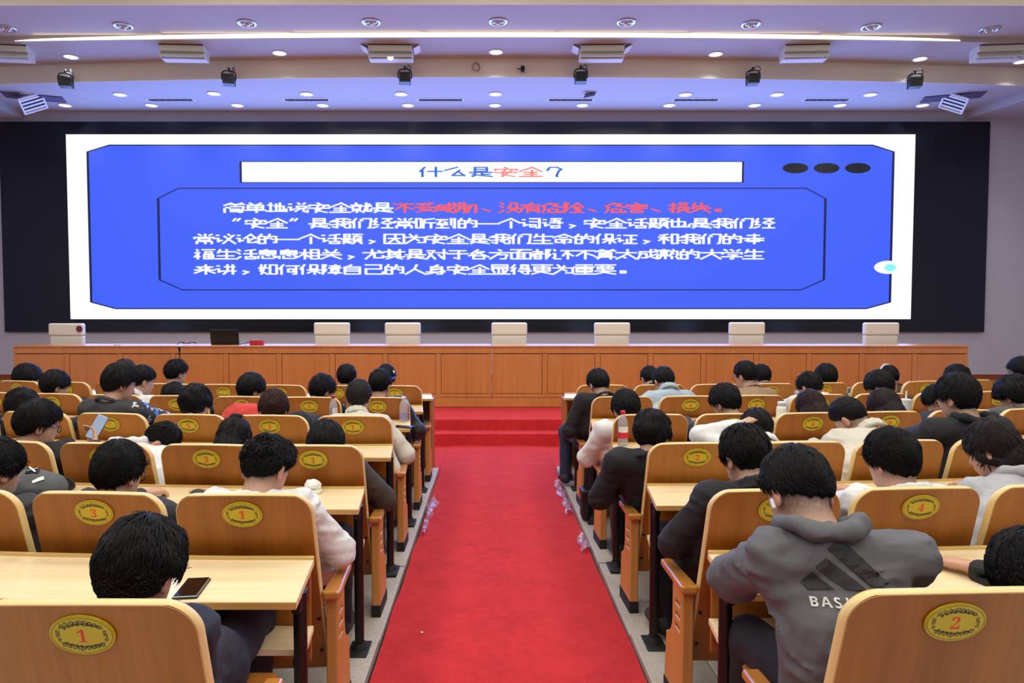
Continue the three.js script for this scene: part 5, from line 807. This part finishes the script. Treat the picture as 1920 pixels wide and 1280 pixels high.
// ---- the print on the grey hooded top: laid on the cloth's own surface
{
  const font = await new FontLoader().loadAsync('fonts/droid/droid_sans_bold.typeface.json');
  const { jf, t } = hoodie, out = hoodie.backN.clone();
  // flat outline in the plane across the back (u to the right, v up the back), then dropped onto the cloth
  const U = V(1, 0, 0), Vv = V(0, 1, 0), to = (px, py) => { const P = at(px, py + 6, 1.705).applyMatrix4(t.matrix.clone().invert()); return P; };
  const drop = (p) => { const dir = V(0, -0.15, -1).normalize(), q = p.clone().addScaledVector(dir, -0.45); for (let i = 0; i < 90; i++) { const d = jf.at(q.x, q.y, q.z); if (d < 0.0048) break; q.addScaledVector(dir, Math.max(0.0008, (d - 0.004) * 0.8)); } return q; };
  const fine = (g, step) => { // split triangles until small enough to follow the folds
    let p = Array.from((g.index ? g.toNonIndexed() : g).attributes.position.array), grew = true;
    while (grew) { grew = false; const n = []; for (let i = 0; i < p.length; i += 9) { const a = p.slice(i, i + 3), b = p.slice(i + 3, i + 6), c = p.slice(i + 6, i + 9), D = (u, v) => Math.hypot(u[0] - v[0], u[1] - v[1]), l = [D(a, b), D(b, c), D(c, a)], m = Math.max(...l); if (m < step) { n.push(...a, ...b, ...c); continue; } grew = true; const h = (u, v) => u.map((x, k) => (x + v[k]) / 2); if (m === l[0]) { const q = h(a, b); n.push(...a, ...q, ...c, ...q, ...b, ...c); } else if (m === l[1]) { const q = h(b, c); n.push(...a, ...b, ...q, ...a, ...q, ...c); } else { const q = h(c, a); n.push(...a, ...b, ...q, ...q, ...b, ...c); } } p = n; }
    return p;
  };
  const lay = (name, flat, m, words) => { const p = fine(flat, 9), o = []; for (let i = 0; i < p.length; i += 3) { const q = drop(to(p[i], p[i + 1])); o.push(q.x, q.y, q.z); } const g = new THREE.BufferGeometry(); g.setAttribute('position', new THREE.Float32BufferAttribute(o, 3)); g.computeVertexNormals(); boxUV(g); const k = mesh(name, g, m, t); if (words) k.userData.label = words; };
  const dark = std({ color: 0x2b2b2d, roughness: 0.8, side: THREE.DoubleSide }), pale = std({ color: 0xdfe0dc, roughness: 0.7, side: THREE.DoubleSide });
  const shape = (pts) => new THREE.ShapeGeometry(new THREE.Shape(pts.map(([x, y]) => new THREE.Vector2(x, y))));
  lay('print_bar', shape([[1573, 1030], [1601, 1009], [1683, 1094], [1644, 1097]]), dark, 'dark slanted bar of the print');
  lay('print_bar', shape([[1548, 1065], [1569, 1047], [1630, 1101], [1592, 1101]]), dark, 'dark slanted bar of the print');
  lay('print_bar', shape([[1522, 1094], [1543, 1074], [1574, 1103], [1531, 1106]]), dark, 'dark slanted bar of the print');
  const letters = []; [...'BASKETBALL'].forEach((ch, i) => { for (const s of font.generateShapes(ch, 17)) { const g = new THREE.ShapeGeometry(s, 3); g.scale(1.05, -1, 1); g.translate(1527 + i * 19, 1134 - i * 0.9, 0); letters.push(g); } });
  lay('print_lettering', join(letters), pale, 'pale lettering across the back');
}
// ================================================================ small things on desks and floor
function bottle(px, d, y, h, r, cap, labelC, words, liquid, twoTone) {
  const p = at(px, 780, d), t = thing('bottle', words, 'bottle', [p.x, y, -d]);
  const prof = [[0.001, 0.002], [r * 0.85, 0], [r, 0.012], [r, h * 0.2], [r * 0.96, h * 0.22], [r, h * 0.26], [r, h * 0.56], [r * 0.97, h * 0.6], [r, h * 0.64], [r * 0.85, h * 0.74], [r * 0.5, h * 0.86], [r * 0.4, h * 0.9], [r * 0.4, h * 0.94]];
  mesh('plastic', lathe(prof, 32), std({ color: 0xf4f6f8, transmission: 0.78, thickness: 0, roughness: 0.14, ior: 1.45 }), t);
  if (liquid) mesh('water', lathe([[0.001, 0.004], [r * 0.82, 0.003], [r * 0.95, 0.014], [r * 0.95, h * liquid], [0.001, h * liquid]], 28), std({ color: 0xffffff, transmission: 1, thickness: r, ior: 1.33, roughness: 0.02 }), t);
  if (cap) { mesh('cap', boxUV(lathe([[0.001, h * 0.905], [r * 0.5, h * 0.905], [r * 0.5, h * 0.99], [r * 0.44, h], [0.001, h]], 24)), std({ color: cap, roughness: 0.4 }), t); }
  if (labelC) mesh('bottle_label', new THREE.CylinderGeometry(r * 1.015, r * 1.015, h * 0.34, 32, 1, true).translate(0, h * 0.4, 0), std({ map: dataTex(128, 64, twoTone ?? ((u, v) => labelC)), roughness: 0.5, side: THREE.DoubleSide }), t);
  return t;
}
bottle(1168, 4.42, 0.736, 0.228, 0.033, 0xd8202a, [200, 40, 45], 'water bottle with red cap and red and white label right of the carpet', 0.6, (u, v) => (v < 0.5 ? [205, 35, 48] : u > 0.55 && u < 0.8 ? [70, 80, 84] : [226, 226, 214]));
bottle(757, 5.36, 0.74, 0.2, 0.034, 0xe8e6ea, null, 'clear ribbed water bottle with a white cap on the desk left of the carpet', 0, null);
{ const o = scene.children[scene.children.length - 1], ringM = std({ color: 0x6a5fae, roughness: 0.4 }); for (let i = 0; i < 4; i++) mesh('rib', new THREE.TorusGeometry(0.0345, 0.0022, 6, 28).rotateX(Math.PI / 2).translate(0, 0.02 + i * 0.017, 0), ringM, o); }
bottle(625, 5.3, 0.74, 0.215, 0.031, 0xc22a38, [214, 216, 214], 'water bottle with dark red cap beside the cropped-hair person', 0.5, (u, v) => (v > 0.2 && u > 0.5 ? [140, 140, 140] : [222, 222, 220]));
bottle(1767, 6.38, 0.73, 0.2, 0.03, 0x7a72c0, null, 'small water bottle with a purple cap near the right end', 0.7, null);
{ const p = at(1465, 780, 5.36), t = thing('milk_bottle', 'squat white milk drink bottle with green and red print', 'bottle', [p.x, 0.74, -5.36]);
  mesh('body', boxUV(lathe([[0.001, 0], [0.036, 0], [0.039, 0.01], [0.039, 0.1], [0.036, 0.118], [0.025, 0.13], [0.025, 0.134]], 28)), std({ map: dataTex(128, 128, (u, v) => { const q = noise(u * 16, v * 14, 3); return v > 0.25 && v < 0.75 && q > 0.35 ? [120, 150, 110] : v > 0.2 && v < 0.6 && q < -0.5 ? [190, 80, 70] : [240, 238, 224]; }), roughness: 0.35 }), t);
  mesh('cap', boxUV(lathe([[0.001, 0.16], [0.028, 0.16], [0.03, 0.155], [0.03, 0.132], [0.001, 0.132]].reverse(), 24)), std({ color: 0xdfeaf2, roughness: 0.4 }), t); }
{ const p = at(1697, 760, 5.36), t = thing('drinking_cup', 'white paper cup with lid and straw on the desk on the right', 'cup', [p.x, 0.74, -5.36]);
  mesh('cup', boxUV(lathe([[0.001, 0], [0.03, 0], [0.042, 0.165], [0.044, 0.168], [0.04, 0.17], [0.001, 0.17]], 28)), M.white, t); mesh('lid', cyl(0.045, 0.045, 0.012, 0, 0.174, 0, 28), M.white, t); mesh('straw', tube([[0.005, 0.05, 0], [0.006, 0.17, 0], [0.008, 0.245, 0]], 0.006), M.white, t); }
function phone(x, y, z, ry, words, rx = 0, rz = 0, lit = false) { const t = thing('phone', words, 'phone', [x, y, z], ry); t.rotation.set(rx, ry, rz); mesh('case', rb(0.072, 0.009, 0.15, 0.004, 0, 0.0045, 0, 3), std({ color: 0xb9bdbf, metalness: 0.6, roughness: 0.3 }), t); mesh('screen', rb(0.068, 0.002, 0.146, 0.0008, 0, 0.0092, 0), lit ? glow(0xcfe0ff, 0.5) : std({ color: 0x08080a, roughness: 0.12 }), t); mesh('bumper', rb(0.076, 0.005, 0.154, 0.0024, 0, 0.0032, 0, 2), M.rubber, t); return t; }
{ const p = atY(360, 1104, 0.716); phone(p.x, 0.715, p.z, 0.12, 'black phone with silver rim lying on the desk at the lower left'); }
{ const p = atY(756, 801, 0.741); const t = thing('phone', 'black phone lying at the desk end beside the clear bottle', 'phone', [p.x, 0.741, p.z], 1.2); mesh('case', rb(0.072, 0.009, 0.15, 0.004, 0, 0.0045, 0, 3), M.rubber, t); mesh('screen', rb(0.066, 0.002, 0.144, 0.0008, 0, 0.009, 0), M.panel, t); }
{ const h = cSeven, a = h.arms[1], w = a.W.clone().add(V(-0.01, 0.1, -0.045)).applyMatrix4(h.t.matrix); const t = phone(w.x, w.y, w.z, -0.35, 'lit phone held upright by the person in glasses at the far left', 1.15, 0, true); }
{ const p = atY(583, 924, 0.715), g = new THREE.IcosahedronGeometry(0.032, 5), q = g.attributes.position; for (let i = 0; i < q.count; i++) { const x = q.getX(i), y = q.getY(i), z = q.getZ(i), k = 1 + 0.35 * noise(x * 60, y * 60, z * 60) + 0.2 * Math.abs(noise(x * 130, y * 130, z * 130)); q.setXYZ(i, x * k * 1.15, Math.max(-0.02, y * k * 0.9), z * k); } g.computeVertexNormals();
  const t = thing('tissue_packet', 'white crumpled tissue sticking out of its packet on the third row desk', 'tissue', [p.x, 0.714, p.z - 0.03]); mesh('tissue', put(boxUV(g), 0, 0.03, 0), M.white, t); mesh('packet', rb(0.105, 0.016, 0.06, 0.006, 0.0, 0.008, 0.03), std({ color: 0xd8d2b8, roughness: 0.4 }), t); }
// grey backpack and dark strap at the far left
{ const p = at(40, 925, 3.2), t = thing('backpack', 'grey backpack with black buckles lying on the desk at the far left', 'bag', [p.x - 0.01, 0.714, -3.2], 0.15); t.scale.setScalar(0.8);
  const f = new Field(0.06); f.ell(V(0, 0.09, 0), V(0.24, 0.1, 0.13)).ell(V(0.1, 0.07, 0.03), V(0.16, 0.075, 0.12)).ell(V(-0.14, 0.12, -0.02), V(0.12, 0.1, 0.1)); f.after = (d, x, y, z) => Math.max(d + 0.008 * noise(x * 12, y * 18, z * 12) + 0.004 * noise(x * 30, y * 30, z * 30), 0.004 - y);
  mesh('bag_body', paint(surface(f, 0.012, 0.03), () => [0.1, 0.105, 0.11]), clothMat(0.85), t);
  const on = (x, z, lift = 0.003) => { let y = 0.4; while (y > 0 && f.at(x, y, z) > 0) y -= 0.002; return y + lift; };
  { const x = 0.1, z = 0.05, y = on(x, z); mesh('buckle', put(rb(0.065, 0.014, 0.055, 0.006), x, y, z, 0.4, 0.2, -0.25), M.rubber, t); mesh('buckle_cross', join(put(rb(0.055, 0.006, 0.01, 0.002), x, y + 0.012, z + 0.005, 0.4, 0.85, -0.2), put(rb(0.055, 0.006, 0.01, 0.002), x, y + 0.012, z + 0.005, 0.4, -0.65, -0.2)), M.chrome, t); }
  { const x = -0.02, z = 0.105, y = on(x, z, 0.004); mesh('brand_patch', put(rb(0.075, 0.008, 0.035, 0.003), x, y, z, 0.95), M.rubber, t); mesh('patch_mark', put(rb(0.034, 0.004, 0.016, 0.0015), x, y + 0.006, z + 0.004, 0.95), M.white, t); }
  { const x = 0.15, z = 0.1, y = on(x, z, 0.004); mesh('white_tag', put(rb(0.06, 0.004, 0.03, 0.0015), x, y, z, 0.6, 0.5), M.white, t); }
  { const x = -0.12, z = 0.03, y = on(x, z, 0.004); mesh('zip_pull', put(new THREE.TorusGeometry(0.024, 0.004, 6, 18), x, y, z, 1.2), M.rubber, t); } }
{ const p = atY(115, 917, 0.716), t = thing('black_bag', 'small black bag with a looped strap on the desk beside the grey backpack', 'bag', [p.x, 0.714, p.z]);
  const f = new Field(0.03); f.ell(V(-0.03, 0.018, 0), V(0.09, 0.03, 0.06)); f.after = (d, x, y, z) => Math.max(d + 0.004 * noise(x * 30, y * 30, z * 30), 0.002 - y); mesh('bag_body', paint(surface(f, 0.009, 0.02), () => COL.black), clothMat(0.7), t); mesh('strap', tube([[-0.05, 0.03, 0], [-0.01, 0.06, 0.01], [0.05, 0.055, 0.01], [0.075, 0.02, 0.02], [0.05, 0.006, 0.03]], 0.007, 30), M.rubber, t); }
// red jacket bundle on a desk
{ const p = at(455, 770, 5.1), t = thing('red_jacket', 'bright red jacket bundled on the desk in the fifth row on the left', 'jacket', [p.x, 0.74, -5.16]);
  const f = new Field(0.05); f.ell(V(0, 0.075, 0), V(0.17, 0.1, 0.12)).ell(V(0.12, 0.07, 0.02), V(0.13, 0.08, 0.1)).cap(V(-0.12, 0.04, 0.06), V(-0.22, 0.02, 0.1), 0.045, 0.035); f.after = (d, x, y, z) => Math.max(d + 0.012 * noise(x * 14, y * 18, z * 14) + 0.005 * noise(x * 34, y * 34, z * 34), 0.003 - y); mesh('jacket', paint(surface(f, 0.012, 0.03), () => COL.red), clothMat(0.85), t); }
// things under the seats and along the aisle
{ const t = thing('magenta_bag', 'crumpled magenta bag under the front left seats', 'bag', [-0.86, ROWY[1], -2.02]);
  const f = new Field(0.05); f.ell(V(0, 0.08, 0), V(0.2, 0.1, 0.1)).ell(V(0.16, 0.06, 0.03), V(0.1, 0.08, 0.08)); f.after = (d, x, y, z) => Math.max(d + 0.016 * noise(x * 16, y * 20, z * 16) + 0.006 * noise(x * 40, y * 40, z * 40), 0.003 - y); mesh('bag', paint(surface(f, 0.012, 0.03), () => [0.33, 0.01, 0.07]), clothMat(0.5), t); }
{ const p = atY(1073, 962, -0.02), t = thing('black_bag', 'small black shoulder bag hanging at the aisle beside the navy jeans', 'bag', [0.735, -0.01, -5.28]);
  mesh('bag_body', put(boxUV(new RoundedBoxGeometry(0.07, 0.24, 0.16, 4, 0.03)), 0, 0.13, 0), M.rubber, t); mesh('strap', tube([[0, 0.24, -0.05], [0.01, 0.42, -0.04], [0.03, 0.45, 0], [0.01, 0.42, 0.04], [0, 0.24, 0.05]], 0.008), M.rubber, t); mesh('flap', put(boxUV(new RoundedBoxGeometry(0.078, 0.1, 0.165, 3, 0.02)), 0, 0.2, 0), M.black, t); }
const filmMat = std({ color: 0xe4dcf2, transmission: 0.75, thickness: 0, roughness: 0.12, ior: 1.5, side: THREE.DoubleSide });
function film(x, z0, z1, words, seed) { const nx = 8, nz = 26, P = [], I = []; for (let j = 0; j <= nz; j++) for (let i = 0; i <= nx; i++) { const u = i / nx, z = lerp(z0, z1, j / nz), xx = x + (u - 0.5) * 0.075 * (0.7 + 0.5 * noise(z * 6, seed, 2)) + 0.012 * noise(u * 5, z * 14, seed), y = rampY(z) + 0.012 + 0.05 * Math.sin(u * Math.PI) * (0.5 + 0.5 * Math.abs(noise(u * 9, z * 30, seed))); P.push(xx, y, z); } for (let j = 0; j < nz; j++) for (let i = 0; i < nx; i++) { const a = j * (nx + 1) + i, b = a + nx + 1; I.push(a, a + 1, b, b, a + 1, b + 1); } const g = new THREE.BufferGeometry(); g.setAttribute('position', new THREE.Float32BufferAttribute(P, 3)); g.setIndex(I); g.setAttribute('uv', new THREE.BufferAttribute(new Float32Array(P.length / 3 * 2), 2)); const h = g.toNonIndexed(); h.computeVertexNormals(); tag(mesh('plastic_film', h, filmMat), words, 'plastic wrap'); }
film(-0.495, -6.0, -4.95, 'crumpled clear plastic film along the left kerb of the carpet', 3);
film(0.645, -6.6, -5.5, 'crumpled clear plastic film along the far right kerb of the carpet', 9);
film(0.655, -4.95, -4.6, 'short scrap of clear plastic film at the right kerb of the carpet', 15);
{ // gooseneck microphone on the front desk
  const p = at(320, 660, 7.2), t = thing('microphone', 'thin black gooseneck microphone standing on the front desk', 'microphone', [p.x, 0.715, -7.2 + bend(p.x)]);
  mesh('base', boxUV(lathe([[0.001, 0], [0.06, 0], [0.06, 0.014], [0.02, 0.026], [0.001, 0.028]], 24)), M.black, t); mesh('gooseneck', tube([[0, 0.02, 0], [0, 0.25, 0.005], [0, 0.46, 0.01]], 0.007), M.black, t); mesh('capsule', put(new THREE.CapsuleGeometry(0.013, 0.04, 5, 12), 0, 0.49, 0.01), M.black, t); mesh('tip_ring', put(new THREE.TorusGeometry(0.0135, 0.003, 6, 18), 0, 0.52, 0.01, Math.PI / 2), M.white, t); }
{ const p = atY(791, 1188, rampY(-3.4)); tag(mesh('paper_scrap', rb(0.012, 0.004, 0.01, 0.001, p.x, rampY(p.z) + 0.008, p.z), M.white), 'tiny white paper scrap lying on the red carpet', 'paper'); }

scene.traverse((o) => { if (o.isMesh) { o.castShadow = true; o.receiveShadow = true; } });
renderer.render(scene, camera);
